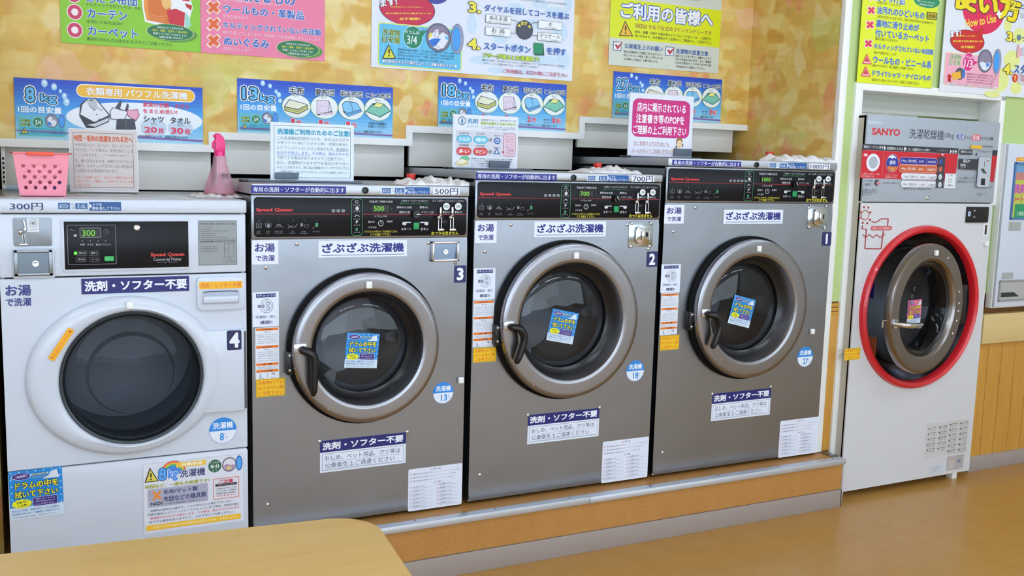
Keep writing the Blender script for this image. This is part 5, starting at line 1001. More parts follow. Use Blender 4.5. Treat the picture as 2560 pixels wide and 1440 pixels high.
q.rrect(948, 58, 1151, 176, .06, (96, 194, 238), (226, 236, 120), .03)
for i in range(12): q.line([(960+i*16, 78), (956+i*14, 160)], 3, (116, 206, 244))
q.text('洗濯物', 955, 74, 1000, 89, (30, 70, 50), .015, (214, 228, 90), .05); q.text('目安量', 955, 92, 1000, 107, (30, 70, 50), .015, (214, 228, 90), .05); q.ell(1008.5, 66, 1055, 121, (22, 134, 96), out=Wh, ow=.04); q.poly([(1046, 78), (1067, 76), (1053, 95)], (22, 134, 96)); q.text('ドラムの', 1014, 77, 1048, 86, Wh, .02); q.text('3/4', 1017, 88, 1042, 112, Wh, .02)
def drumart(q, x0, y0, x1, y1, dx0, dx1, dy0, dy1, lo=0):
    q.ell(x0, y0, x1, y1, (110, 112, 132), out=(40, 44, 70), ow=.03); w, h = x1-x0, y1-y0; q.ell(x0+w*.07, y0+h*.07, x1-w*.07, y1-h*.07, (140, 130, 156)); g = lambda a, b: (x0+w*a, y0+h*b)
    if not lo: q.poly([g(.1, .5), g(.25, .35), g(.4, .2), g(.5, .22), g(.52, .4), g(.62, .35), g(.68, .3), g(.9, .45), g(.9, .6), g(.7, .88), g(.5, .93), g(.3, .85), g(.12, .65)], (232, 236, 246)); q.poly([g(.1, .6), g(.35, .52), g(.6, .55), g(.4, .78), g(.28, .84), g(.13, .68)], (36, 116, 216)); q.poly([g(.1, .42), g(.2, .3), g(.25, .42), g(.12, .55)], (236, 226, 70)); q.poly([g(.74, .42), g(.91, .5), g(.9, .6), g(.8, .55)], (96, 184, 236)); q.line([g(.4, .2), g(.33, .45), g(.5, .5), g(.52, .3)], .8, (60, 60, 90)); q.line([g(.52, .55), g(.36, .75), g(.62, .93)], .8, (60, 60, 90))
    else: q.poly([g(.1, .6), g(.3, .52), g(.55, .6), g(.75, .55), g(.9, .62), g(.7, .86), g(.5, .93), g(.3, .85)], (226, 232, 244)); q.poly([g(.55, .62), g(.75, .57), g(.8, .7), g(.6, .78)], (70, 140, 220))
    q.ell(dx0, dy0, dx1, dy1, (150, 158, 190), out=(40, 44, 80), ow=.03); q.ell(dx0+(dx1-dx0)*.1, dy0+(dy1-dy0)*.1, dx1-(dx1-dx0)*.25, dy1-(dy1-dy0)*.1, (66, 160, 240), out=(40, 60, 120), ow=.03)
drumart(q, 1065, 59, 1126, 129, 1127, 1158, 61, 134)
for i in range(12): q.ell(1050+i*7, 73+i*.8, 1052.5+i*7, 75+i*.8, (190, 40, 80), n=6)
q.poly([(954, 147), (971, 111), (990, 147)], (40, 60, 30)); q.poly([(957.5, 145), (971, 115), (986, 145)], (226, 222, 60)); q.text('!', 969.5, 121, 974.5, 142, (30, 30, 20), .04)
for i, t in enumerate(('洗濯物の詰め込み過ぎや、バスタオルなどの偏りやすいもの・衣類', 'の素材によりアンバランスになってしまう場合、安全のために高速', '脱水を行わずに停止します。その際は、脱水が不十分のまま終了する', '場合がありますので、入れ過ぎないようご注意ください。')): q.text(t, 994, 125+i*7.2, 1134-(i == 3)*22, 132.5+i*7.2, (30, 70, 110), .01)
q.text('●洗濯物の大きさや素材によって、適量は異なります●', 955, 152, 1141, 166, Wh, .03, (60, 50, 140), .07)
q.text('3.', 1170, 3, 1202, 35, YL, .06, (40, 44, 80), .11); q.text('ダイヤルを回してコースを選ぶ', 1210, 16, 1422, 45, BL, .03); q.text('投入されたコインは戻りません。また、おつりは出ません。', 1300, -2, 1420, 12, (60, 60, 90), 0)
for x0, y0, x1, y1, t, u in ((1214, 36, 1276, 62, 'ぬるま湯', '毛布・タオル等にオススメ'), (1213, 67, 1275, 93, 'お 湯', 'ひどい汚れに'), (1345, 51, 1403, 76, '水', '一般の洗濯物に'), (1344, 81, 1402, 106, 'デリケート', 'デリケートな洗濯物に')):
    q.rrect(x0, y0, x1, y1, .15, (244, 248, 252), (50, 60, 60), .04); w = {'水': 10}.get(t, 11*len(t)/1.0); w = min(w, 50); cx = (x0+x1)/2; q.text(t, cx-w/2, y0+4, cx+w/2, y0+16, (30, 40, 50), .02); q.text(u, x0+6 if len(u) > 8 else cx-16, y0+18.5, x1-5 if len(u) > 8 else cx+16, y0+22, (50, 60, 70), 0)
for pts in (((1276, 49), (1291, 53), (1297, 62)), ((1275, 83), (1292, 84)), ((1345, 57), (1332, 57), (1325, 64)), ((1344, 90), (1328, 88))): q.line(list(pts), 1, (50, 60, 60))
q.ell(1290, 52, 1330, 98, (70, 74, 90), out=(30, 34, 50), ow=.05); q.text('回す', 1301, 55, 1317, 63, YL, .04); q.poly([(1292, 66), (1297, 60), (1301, 68)], YL); q.poly([(1318, 67), (1324, 62), (1325, 72)], YL)
q.text('4.', 1168, 95, 1200, 126, YL, .06, (40, 44, 80), .11); q.text('スタートボタン', 1208, 108, 1325, 131, BL, .03); q.poly([(1333, 107), (1357, 109), (1359, 139), (1335, 138)], (16, 80, 60)); q.poly([(1333, 107), (1355, 109), (1355, 136), (1333, 134)], (20, 146, 96)); q.text('を押す', 1366, 120, 1414, 138, BL, .03)
q.text('ブザーが鳴るとお洗濯終了!', 1206, 134, 1347, 153, (226, 236, 60), .03, (40, 140, 50), .09); q.text('●ブザーが鳴り、終了表示が「00」になると、お洗濯は終了です。「00」と表示されてから、約10秒後', 1206, 150, 1409, 166, (50, 60, 70), 0); q.text('「カチッ」とロック解除の音がすると、ドアを開けることが出来ます。', 1208, 158, 1346, 169, (50, 60, 70), 0)
q.text('ご利用後は、お忘れ物にご注意下さい', 1256, 175, 1418, 191, (196, 50, 90), .02)
poster('instruction_poster', 'large white and light blue poster with numbered steps 3 and 4', merge(p, q))
# yellow notice to customers
p = sheet((1521, 162), (1795, 184), 2.34, (214, 220, 206)); z0 = at(1525, 94, YP).z; z1 = at(1526, 0, YP).z; f = lambda z: (2.34-z)/(2.34-p.z0)*100; p.rect(0, f(z1+.01), 100, f(at(1522, 93, YP).z), (226, 236, 10)); q = Print(YP-.0003)
q.text('ご利用の皆様へ', 1552, 12, 1783, 62, (244, 248, 250), .045, (34, 80, 190), .11); q.text('お客様にご迷惑をお掛け致します。', 1700, -8, 1752, 4, (60, 60, 70), 0)
q.poly([(1547, 90), (1563, 51), (1583, 91)], (90, 70, 20)); q.poly([(1550.5, 88), (1563, 56), (1579.5, 89)], (240, 190, 60)); q.text('!', 1562, 63, 1566, 86, (60, 50, 20), .03)
q.text('当店は セルフ方式のコインランドリーです', 1588, 63, 1779, 84, (150, 50, 80), .02); q.text('紛失・盗難・色落ちや縮み等のトラブルにつきましては、一切責任を', 1588, 80, 1778, 97, (40, 50, 40), .015); q.text('負いかねます。お洗濯表示やご注意をよくご確認の上、ご利用下さい。', 1587, 90, 1779, 107, (40, 50, 40), .015)
for x, y in ((1533, 103), (1663.5, 116)): q.rect(x, y, x+20, y+24.5, (50, 70, 140)); q.rect(x+1.4, y+1.6, x+18.6, y+22.8, (236, 240, 240)); q.poly([(x+4, y+9), (x+8, y+7), (x+11, y+12), (x+25, y+1), (x+12, y+20), (x+10, y+20)], (190, 30, 50))
q.text('公衆衛生上のお願い', 1561, 111, 1657, 126, (40, 90, 170), .025); q.text('洗濯物の放置注意', 1690, 124, 1770, 138, (40, 90, 170), .025)
for i, t in enumerate(('他のお客様のご迷惑となりますので、', 'おむつやペット用品・著しく汚れている', 'もの等のご利用は、お断り致します。')): q.text(t, 1559, 128+i*9, 1656-(i == 2)*10, 137.5+i*9, (60, 66, 66), .01)
for i, t in enumerate(('放置されたままですと、盗難やいたずら', 'される可能性があります。また、機械待', 'ちの方が取出すことがありますので終', '了後は速やかに取出して下さい。')): q.text(t, 1688, 139+i*8.6, 1778-(i == 3)*16, 147+i*8.6, (60, 66, 66), .01)
poster('notice_poster', 'yellow and cream poster with a warning triangle above the 27kg poster', merge(p, q))
# two posters on the green wall
YG = YF-.016
def gsheet(a, b, top, col): a, b = at(*a, YG), at(*b, YG); p = Print(YG, W=100, H=100, xz=(a.x, b.x, top, b.z)); p.base(.003, col); return p
p = gsheet((2142.5, 205), (2328, 221), 2.5, (226, 236, 30)); q = Print(YG-.0003); RD = (224, 50, 80)
q.text('のりつけ品', 2190, -14, 2262, 9, BL, .035, Wh, .08); q.text('衣類が溶けてしまいます', 2193, 5, 2252, 15, (90, 90, 30), 0); q.ell(2284, -14, 2350, 20, (20, 140, 90), out=(226, 240, 120), ow=.05); q.text('洗濯トラブルにつきましては、', 2292, 2, 2338, 8, Wh, 0); q.text('一切責任を負いかねます', 2296, 10, 2334, 15, Wh, 0)
def X(q, x, y): cross(q, x, y, 11, RD, (250, 220, 226))
for x, y in ((2182, -8), (2178, 26), (2175, 62), (2171, 109)): X(q, x, y)
for (a, b), (c, d), t, s, (e, g), (h, k) in (((2192, 17), (2311, 45), '油汚れのひどいもの', '油汚れの付いたままですと、発火の恐れがあり大変危険です!', (2194, 39), (2333, 60)), ((2190, 51), (2297, 75), '裏地に滑り止めが', '', 0 or (0, 0), (0, 0)), ((2188, 76), (2322, 101), '付いているカーペット', '裏地が溶けてしまいます', (2188, 95), (2244, 104)), ((2185, 108), (2333, 136), 'キルティングされていない布団類', '縮みや変形をおこします', (2185, 129), (2241, 138)), ((2183, 140), (2328, 169), 'ウールもの・ビニール系', '縮みやすいので、低い温度でご利用ください', (2181, 162), (2283, 174)), ((2181, 174), (2326, 203), 'ドライTシャツ・ナイロンもの', '高温ですと溶けてしまうので、低温でご利用ください', (2179, 196), (2298, 212))):
    q.text(t, a, b+3, c, d-1, BL, .03, (190, 216, 240), .06)
    if s: q.text(s, e, g, h, k, (90, 90, 30), 0)
q.rrect(2317, 29, 2341, 51, .15, (40, 90, 50)); q.rect(2319, 31, 2339, 49, (200, 170, 30)); q.text('危険!', 2320, 36, 2338, 46, (40, 90, 40), .04)
for x, y in ((2166.5, 151), (2163.5, 182)): q.poly([(x-12, y+9), (x, y-17), (x+13, y+10)], (226, 90, 100)); q.poly([(x-9, y+6.5), (x, y-11), (x+9.5, y+7)], (240, 200, 190)); q.poly([(x-7, y+3), (x, y-9), (x+7, y+4)], (214, 60, 80))
p0 = poster('care_poster', 'yellow poster with red crosses on the green wall over the washer dryer', merge(p, q)); 
p = gsheet((2348.5, 225), (2566, 245), 2.5, (228, 232, 240)); q = Print(YG-.0003)
for x, y, r, s in ((2500, 200, 22, 30), (2530, 150, 20, 24), (2548, 90, 16, 20), (2480, 235, 20, 8), (2540, 220, 14, 16), (2520, 60, 10, 20)): q.ell(x-r, y-s, x+r, y+s, (232, 236, 150))
q.ell(2406, -50, 2514, 86, (226, 40, 90), n=40); q.text('使い方', 2383, -40, 2550, 54, (246, 224, 20), .07, (50, 40, 50), .12, rot=4); q.text('How to Use', 2415, 36, 2489, 68, (250, 220, 70), .03, rot=-12)
q.poly([(2490, 36), (2494, 30), (2497, 22), (2500, 31), (2508, 34), (2501, 38), (2499, 48), (2495, 39)], Wh); q.text('ます!', 2376, 74, 2401, 94, Wh, .05, (20, 24, 30), .1, rot=-10); q.ell(2376, 75, 2460, 132, (206, 40, 40), out=(60, 20, 30), ow=.03, n=36); q.poly([(2440, 80), (2459, 66), (2456, 92)], (206, 40, 40)); q.text('ます!', 2376, 74, 2401, 94, Wh, .05, (20, 24, 30), .1, rot=-10)
q.text('洗濯物を入れる前に、', 2393, 85, 2441, 95, YL, .01, rot=-4); q.text('忘れ物や汚れ等がないか', 2382, 96, 2456, 110, YL, .03, rot=-4); q.text('必ず確認!!', 2402, 112, 2436, 123, YL, .03, rot=-4)
q.rrect(2365, 131, 2495, 222, .07, (242, 176, 196), (250, 230, 150), .02); q.text('洗濯物', 2375, 136, 2401, 149, (40, 130, 60), .02, (236, 240, 200), .06); q.text('目安量', 2373, 150, 2400, 163, (40, 130, 60), .02, (236, 240, 200), .06); q.ell(2407, 132, 2434, 178, (222, 50, 130), out=(250, 220, 236), ow=.05); q.poly([(2430, 150), (2444, 156), (2430, 166)], (222, 50, 130)); q.text('ドラムの', 2411, 140, 2431, 146, Wh, .02); q.text('1/3', 2411, 148, 2430, 170, Wh, .02)
drumart(q, 2444, 124, 2480, 181, 2482, 2502, 123, 186, 1); q.ell(2387, 169, 2410, 200, (90, 90, 104)); q.poly([(2377, 183), (2400, 178), (2402, 196), (2382, 200)], (240, 180, 60)); q.ell(2404, 172, 2412, 196, (60, 120, 200)); q.poly([(2366, 192), (2372, 184), (2380, 193), (2376, 193), (2376, 206), (2369, 204), (2369, 192)], (190, 40, 40))
for i in range(4): q.text('洗濯物の詰めすぎは、乾燥不良の原因となります。3分の1程度'[i:26+i], 2416, 184+i*6.4, 2492-4*i, 192+i*6.4, (90, 50, 60), 0)
q.text('●洗濯物の大きさや素材によって、適量は異なります●', 2368, 206, 2490, 222, Wh, .02, (190, 90, 130), .05)
for t, x0, y0, x1, y1 in (('2.', 2525, 0, 2546, 27), ('3.', 2516, 78, 2538, 106), ('4.', 2508, 158, 2530, 188)): q.text(t, x0, y0, x1, y1, YL, .06, (90, 80, 40), .11)
q.text('コ', 2550, 11, 2561, 24, (50, 100, 170), .03); q.text('ゆっ', 2542, 88, 2563, 102, (50, 100, 170), .03); q.text('スタ', 2534, 166, 2563, 180, (50, 100, 170), .03); q.ell(2530, 184, 2543, 206, (222, 70, 50)); q.text('!', 2535, 188, 2538, 202, (250, 220, 90), .04); q.frame(2545, 186, 2570, 212, .1, .04, (200, 120, 140))
for i in range(2): q.text(('投入口に', 'なります')[i], 2550, 34+i*7, 2563, 39+i*7, (90, 90, 100), 0); q.text('円硬貨', 2548, 190+i*8, 2564, 195+i*8, (200, 110, 130), .01)
q.poly([(2542, 118), (2545, 110), (2556, 138), (2540, 146)], (236, 180, 190)); q.ell(2552, 118, 2570, 140, (200, 206, 220))
poster('instruction_poster', 'poster with a pink circle reading How to Use, cut by the right edge', merge(p, q))

# ------------------------------------------------------------- panels behind the machines
YB = .655
for i, (pa, pb, lb) in enumerate((((10, 350), (528, 478), 'cream board behind the pink basket and the spray bottle'), ((541, 340), (1010, 446), 'cream board behind the notice with the turquoise heading'), ((1024, 320), (1430, 424), 'cream board behind the notice with blue and red pills'), ((1446, 300), (1829, 396), 'cream board behind the magenta notice, rightmost of the boards'))):
    a, b = at(*pa, YB), at(*pb, YB); lift = (.02, .02, .006, -.01)[i]
    z0 = {0: at(300, 474, YB).z, 1: at(800, 439, YB).z, 2: at(1100, 417, YB).z, 3: at(1640, 375, YB).z}[i]; z0 = max(z0, (1.302, 1.354, 1.408, 1.473)[i]+.004) if i == 0 else z0
    top = zz[i]+.06
    t = thing('backing_board', lb, 'panel', ((a.x+b.x)/2, .7, z0), 'cream boards behind the washers')
    MB().box(a.x, b.x, YB, YB+.02, z0, top, .002).build('board', CREAM, t)
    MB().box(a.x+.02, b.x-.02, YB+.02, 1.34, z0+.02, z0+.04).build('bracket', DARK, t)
struct(MB().box(XL, XR, 1.2, 1.22, PT, 2.0).build('wall_service_shade', DARK))  # near-black sheet; the shade behind the openings is in its colour
# slotted strip and pipe at the far left of the alcove
t = thing('slotted_strip', 'white slotted metal strip at the far left edge above the white washer', 'rail', (XL+.012, .63, 1.3))
a, b = at(6, 366, .63), at(8, 470, .63); MB().box(a.x-.006, a.x+.007, .628, .634, 1.302, a.z, .001).build('strip', WHITE2, t)
for i in range(7): z = 1.31+i*.0155; MB().box(a.x-.002, a.x+.004, .6265, .628, z, z+.009).build('slot', DARK, t)
a, b = at(10, 471, .5), at(60, 472, .5)
t = thing('pipe', 'pale blue horizontal pipe behind the pink basket', 'pipe', (a.x, .5, a.z)); MB().cyl(.011, (a.x, .5, max(a.z, 1.316)), .30, 'x', 16).build('tube', mat('pale_blue_pipe', (176, 196, 214), .4), t); MB().cyl(.013, (a.x-.004, .5, max(a.z, 1.316)), .012, 'x', 16).build('collar', ALU, t)

# ------------------------------------------------------------- things on top of the machines
ZT4 = 1.3022
# pink basket
def basket():
    y = .13; a, b = atz(56, 492, ZT4), atz(164, 494, ZT4); k = at(28, 380, y), at(172, 384, y); x0, x1 = at(50, 480, y).x, at(164, 480, y).x; X0, X1 = at(32, 384, y).x, at(172, 384, y).x; h = at(100, 381, y).z-ZT4
    PKM = mat('pink_plastic', (250, 150, 168), .3); nt, bs = nodes(PKM); bs.inputs['Transmission Weight'].default_value = .0; bs.inputs['Subsurface Weight'].default_value = .0
    T = thing('pink_basket', 'small pink plastic basket with round holes on the white washer', 'basket', ((x0+x1)/2, y+.05, ZT4), None)
    wf, dp = x1-x0, .10
    front = MB(); n = 5; holes = []
    # perforated walls as grids with round holes
    def wall(m, P00, P10, P01, P11, nu, nv, hole):
        f = lambda u, v: (P00*(1-u)+P10*u)*(1-v)+(P01*(1-u)+P11*u)*v
        us = [i/nu for i in range(nu+1)]; vs = [j/nv for j in range(nv+1)]; K = 16
        for i in range(nu):
            for j in range(nv):
                u0, u1, v0, v1 = us[i], us[i+1], vs[j], vs[j+1]
                if not hole(i, j): m.b.faces.new([m.b.verts.new(f(*q)) for q in ((u0, v0), (u1, v0), (u1, v1), (u0, v1))]); continue
                cu, cv, ru, rv = (u0+u1)/2, (v0+v1)/2, (u1-u0)*.40, (v1-v0)*.36
                A = [(cu+ru*math.cos(2*math.pi*(k+.5)/K), cv+rv*math.sin(2*math.pi*(k+.5)/K)) for k in range(K)]
                def sq(k):
                    t = 2*math.pi*(k+.5)/K; c, s = math.cos(t), math.sin(t); e = max(abs(c), abs(s)); return (cu+c/e*(u1-u0)/2, cv+s/e*(v1-v0)/2)
                B_ = [sq(k) for k in range(K)]; va = [m.b.verts.new(f(*q)) for q in A]; vb = [m.b.verts.new(f(*q)) for q in B_]
                for k in range(K): m.b.faces.new((va[k], va[(k+1) % K], vb[(k+1) % K], vb[k]))
                for cc in ((u0, v0), (u1, v0), (u1, v1), (u0, v1)):
                    ks = sorted(range(K), key=lambda k: (B_[k][0]-cc[0])**2/((u1-u0)**2)+(B_[k][1]-cc[1])**2/((v1-v0)**2))[:2]; m.b.faces.new((vb[ks[0]], vb[ks[1]], m.b.verts.new(f(*cc))))
    m = MB(); z0, z1 = ZT4+.003, ZT4+h; fl = .006
    c = [Vector((x0, y, z0)), Vector((x1, y, z0)), Vector((x1-.002, y+dp*.86, z0)), Vector((x0+.002, y+dp*.86, z0))]; C4 = [Vector((X0, y-.012, z1)), Vector((X1, y-.012, z1)), Vector((X1, y+dp, z1)), Vector((X0, y+dp, z1))]
    hf = lambda i, j: (i+j) % 2 == 0 and 0 < i < 9 and 0 < j < 6
    for i in range(4): wall(m, c[i], c[(i+1) % 4], C4[i], C4[(i+1) % 4], 10, 8, hf)
    m.b.faces.new([m.b.verts.new(v) for v in c])
    bmesh.ops.remove_doubles(m.b, verts=m.b.verts, dist=1e-5); bd = m.build('body', PKM, T, smooth=0); sm = bd.modifiers.new('wall', 'SOLIDIFY'); sm.thickness = .0018; sm.offset = 0
    MB().box(X0-.008, X1+.008, y-.018, y-.010, z1-.004, z1, .001).box(X0-.008, X1+.008, y+dp, y+dp+.007, z1-.004, z1, .001).box(X0-.008, X0, y-.018, y+dp+.007, z1-.004, z1, .001).box(X1, X1+.008, y-.018, y+dp+.007, z1-.004, z1, .001).build('rim', mat('pink_rim', (250, 120, 120), .3), T)
    gx0, gx1 = at(66, 381, y).x, at(134, 385, y).x; MB().box(gx0, gx1, y-.024, y-.018, z1-.009, z1+.002, .002).build('grip', mat('orange_red_grip', (244, 84, 50), .35), T)
    q = MB().box(x0+.02, x0+.07, y+.03, y+.06, z0, z0+.035, .01).build('contents', mat('basket_content_mauve', (190, 120, 150), .6), T, label='folded mauve cloths'); MB().box(x0+.085, x0+.12, y+.03, y+.06, z0+.001, z0+.05, .008).build('contents', mat('basket_content_blue', (140, 120, 180), .6), T, label='lilac packet')
basket()
# spray bottle
def clearplastic(name, rgb, clear):
    m = bpy.data.materials.new(name); m.use_nodes = True; nt = m.node_tree; nt.nodes.clear(); c = (*lin(rgb), 1)
    o = N(nt, 'ShaderNodeOutputMaterial'); t = N(nt, 'ShaderNodeBsdfTransparent'); t.inputs[0].default_value = c; b = N(nt, 'ShaderNodeBsdfPrincipled', Roughness=.08); b.inputs['Base Color'].default_value = c
    mx = N(nt, 'ShaderNodeMixShader'); mx.inputs[0].default_value = 1-clear; nt.links.new(t.outputs[0], mx.inputs[1]); nt.links.new(b.outputs[0], mx.inputs[2]); nt.links.new(mx.outputs[0], o.inputs[0]); return m
def bottle():
    q = atz(550, 485, ZT4+.006); y = .22; c = at(550, 484, y); x = c.x; z0 = ZT4+.0105
    T = thing('spray_bottle', 'clear pink spray bottle with magenta trigger head at the right end of the white washer', 'bottle', (x, y, z0))
    hz = lambda py: at(550, py, y).z
    r = lambda x0, x1, py: (at(x1, py, y).x-at(x0, py, y).x)/2
    prof = [(1e-4, 0), (r(513, 591, 480), .0), (r(512, 592, 478), .006), (r(520, 585, 455), hz(455)-z0), (r(531, 574, 420), hz(420)-z0), (r(535, 570, 408), hz(408)-z0), (r(536, 569, 394), hz(394)-z0), (r(537, 568, 390), hz(390)-z0)]
    pm = clearplastic('pink_clear_plastic', (250, 216, 228), .72); MB().lathe(prof, (x, y, z0), 'z', 40).build('bottle_body', pm, T)
    lq = [(1e-4, .003), (prof[1][0]-.003, .003), (prof[2][0]-.003, .008), (r(524, 580, 465), hz(464)-z0), (1e-4, hz(464)-z0)]; MB().lathe(lq, (x, y, z0), 'z', 32).build('liquid', clearplastic('pink_liquid', (246, 196, 214), .6), T)
    MG = mat('magenta_plastic', (240, 44, 130), .3); hd = MB().cyl(r(538, 567, 388)*.95, (x, y, hz(391)), hz(378)-hz(391), 'z', 24).build('collar', MG, T)
    zt = hz(334); zb = hz(378)
    MB().prism([(x-.016, zb), (x+.016, zb), (x+.018, zb+.022), (x+.012, zt-.012), (x+.0, zt), (x-.011, zt+.001), (x-.015, zt-.012), (x-.011, zt-.028), (x-.015, zb+.02)], y-.012, y+.012, .003).build('spray_head', MG, T)
    MB().tube([(x-.012, y-.004, zt-.02), (x-.022, y-.006, zt-.034), (x-.021, y-.006, zt-.05)], [.004, .004, .003], 8).build('trigger', MG, T); MB().cyl(.004, (x-.02, y, zt-.008), .008, 'x', 12).build('nozzle', MG, T); MB().cyl(.002, (x, y, z0+.006), zb-z0-.006, 'z', 8).build('dip_tube', mat('clear_tube', (226, 190, 206), .3), T)
    p = Print(y-.001); p.text('消毒', 549, 432, 567, 452, (70, 50, 60), .01); p.text('液', 524, 438, 534, 452, (90, 70, 80), .01)
    p.v = [(X, y-math.sqrt(max(1e-6, (r(531, 574, 420)+(r(513, 591, 480)-r(531, 574, 420))*max(0, min(1, (hz(420)-Z)/(hz(480)-0-hz(420)+1e-9)*-1)))**2-(X-x)**2))-.0006, Z) for X, Y_, Z in p.v]; p.build('handwriting', T)
bottle()
# folded cloths
def cloth(label, pl, y0, y1, zt, h, seed, Yp, peaks=()):
    a, b = at(*pl[0], Yp), at(*pl[1], Yp); x0, x1 = a.x, b.x; rnd = random.Random(seed); NX, NY = 64, 22
    ph = [rnd.uniform(0, 6.28) for _ in range(8)]
    m = MB()
    top = []
    for i in range(NX+1):
        row = []
        for j in range(NY+1):
            u, v = i/NX, j/NY; e = min(1, min(u, 1-u)*14, min(v, 1-v)*5+.15)
            f = .42+.20*math.sin(u*17+v*3+ph[0])+.14*math.sin(u*41-v*7+ph[1])+.13*math.sin(v*15+u*8+ph[2])+.08*math.sin(u*73+v*20+ph[3])
            for pu, pw, phh in peaks: f += phh*math.exp(-((u-pu)/pw)**2)*(.7+.3*math.sin(v*9+ph[4]))
            z = zt+.0012+h*max(.12, f)*math.sqrt(max(0, e))
            xx = x0+(x1-x0)*u+.006*math.sin(v*8+ph[5])*(1 if 0 < i < NX else 1.3); yy = y0+(y1-y0)*v+.007*math.sin(u*19+ph[6])+.004*math.sin(u*47+ph[7])
            row.append(m.b.verts.new((xx, yy, z)))
        top.append(row)
    bot = [[m.b.verts.new((v.co.x, v.co.y, zt+.0008)) for v in r_] for r_ in top]
    for i in range(NX):
        for j in range(NY):
            m.b.faces.new((top[i][j], top[i+1][j], top[i+1][j+1], top[i][j+1])); m.b.faces.new((bot[i][j], bot[i][j+1], bot[i+1][j+1], bot[i+1][j]))
    for i in range(NX): m.b.faces.new((top[i][0], bot[i][0], bot[i+1][0], top[i+1][0])); m.b.faces.new((top[i][NY], top[i+1][NY], bot[i+1][NY], bot[i][NY]))
    for j in range(NY): m.b.faces.new((top[0][j], top[0][j+1], bot[0][j+1], bot[0][j])); m.b.faces.new((top[NX][j], bot[NX][j], bot[NX][j+1], top[NX][j+1]))
    T = thing('cloth', label, 'cloth', ((x0+x1)/2, (y0+y1)/2, zt), 'white cloths on the washers'); m.build('towel', CLOTH, T, smooth=80)
CLOTH = mat('white_cotton', (232, 230, 232), .9); ntc, bc = nodes(CLOTH); nz = N(ntc, 'ShaderNodeTexNoise', Scale=140.0, Detail=3.0); bp = N(ntc, 'ShaderNodeBump', Strength=.35, Distance=.004); tcc = N(ntc, 'ShaderNodeTexCoord'); ntc.links.new(tcc.outputs['Object'], nz.inputs[0]); ntc.links.new(nz.outputs[0], bp.inputs['Height']); ntc.links.new(bp.outputs[0], bc.inputs['Normal'])
cloth('crumpled white cloth under the spray bottle on the white washer', ((478, 490), (618, 490)), .14, .30, ZT4, .014, 3, .2)
cloth('crumpled white cloth on the stainless washer numbered three', ((1005, 462), (1168, 466)), .02, .16, 1.354, .026, 5, .05, ((.45, .05, .5), (.52, .04, .3), (.73, .04, .75)))
cloth('crumpled white cloth on the middle stainless washer, numbered two', ((1461, 432), (1592, 434)), .02, .16, 1.408, .026, 7, .05, ((.55, .08, .5), (.68, .05, .4)))
cloth('flatter white cloth on the tallest washer, numbered one', ((1944, 398), (2078, 402)), .02, .16, 1.473, .030, 9, .05, ((.1, .1, .2), (.5, .3, .15), (.9, .1, .2)))
# red caps
for (x, y), lb in (((1027, 442), 'red cap behind the cloth on the washer numbered three'), ((1494, 415), 'red cap on the middle stainless washer, just left of its raised cloth'), ((1924, 386), 'red cap with black base in front of the gold side wall')):
    zt = {1027: 1.354, 1494: 1.408, 1924: 1.473}[x]; Y = {1027: .20, 1494: .18, 1924: .20}[x]; c = at(x, y, Y); T = thing('red_cap', lb, 'cap', (c.x, Y, zt), 'red caps on the washers')
    zc = c.z-.006; MB().cyl(.010, (c.x, Y, zt+.0005), max(.004, zc-zt-.008), 'z', 20).build('stem', BLACK, T)
    z0 = max(zt+.004, c.z-.016); MB().lathe([(1e-4, 0), (.0125, 0), (.0135, .003), (.0175, .024), (.0165, .027), (1e-4, .028)], (c.x, Y, z0), 'z', 24).build('cap', mat('red_rubber', (222, 50, 46), .4), T)
# framed notices standing on the washers
def stand(label, a, b, Y, zt, draw, clip, bar, W_, H_, tilt=0):
    A, B_ = at(*a, Y), at(*b, Y); z0 = max(B_.z, zt+.004); T = thing('standing_notice', label, 'sign', ((A.x+B_.x)/2, Y, zt), None)
    MB().box(A.x-.002, B_.x+.002, Y+.001, Y+.003, z0-.003, A.z+.002).build('clear_sleeve', mat('clear_sleeve', (216, 222, 228), .15), T)
    p = Print(Y, W=W_, H=H_, xz=(A.x, B_.x, A.z, z0)); draw(p); p.build('sheet', T)
    if bar:
        c, d = at(*bar[0], Y-.012), at(*bar[1], Y-.012); zb = max(min(c.z, d.z), zt+.001)
        MB().box(c.x, d.x, Y-.02, Y+.03, zt+.0008, zt+.007, .002).build('base_bar', BLUEG, T); MB().box(c.x, c.x+.022, Y-.022, Y+.032, zt+.0006, zt+.0085, .002).build('end_cap', BLACK, T)
        e, f = at(*clip[0], Y-.01), at(*clip[1], Y-.01); MB().prism([(e.x, max(zt+.006, f.z)), (f.x, max(zt+.006, f.z)), (f.x+.004, e.z), (e.x+.002, e.z)], Y-.012, Y-.004, .001).build('clip', BLUEG, T)
    else: MB().box(A.x+.02, B_.x-.02, Y, Y+.07, zt+.0008, zt+.003).build('base_plate', mat('clear_sleeve', (216, 222, 228), .15), T)
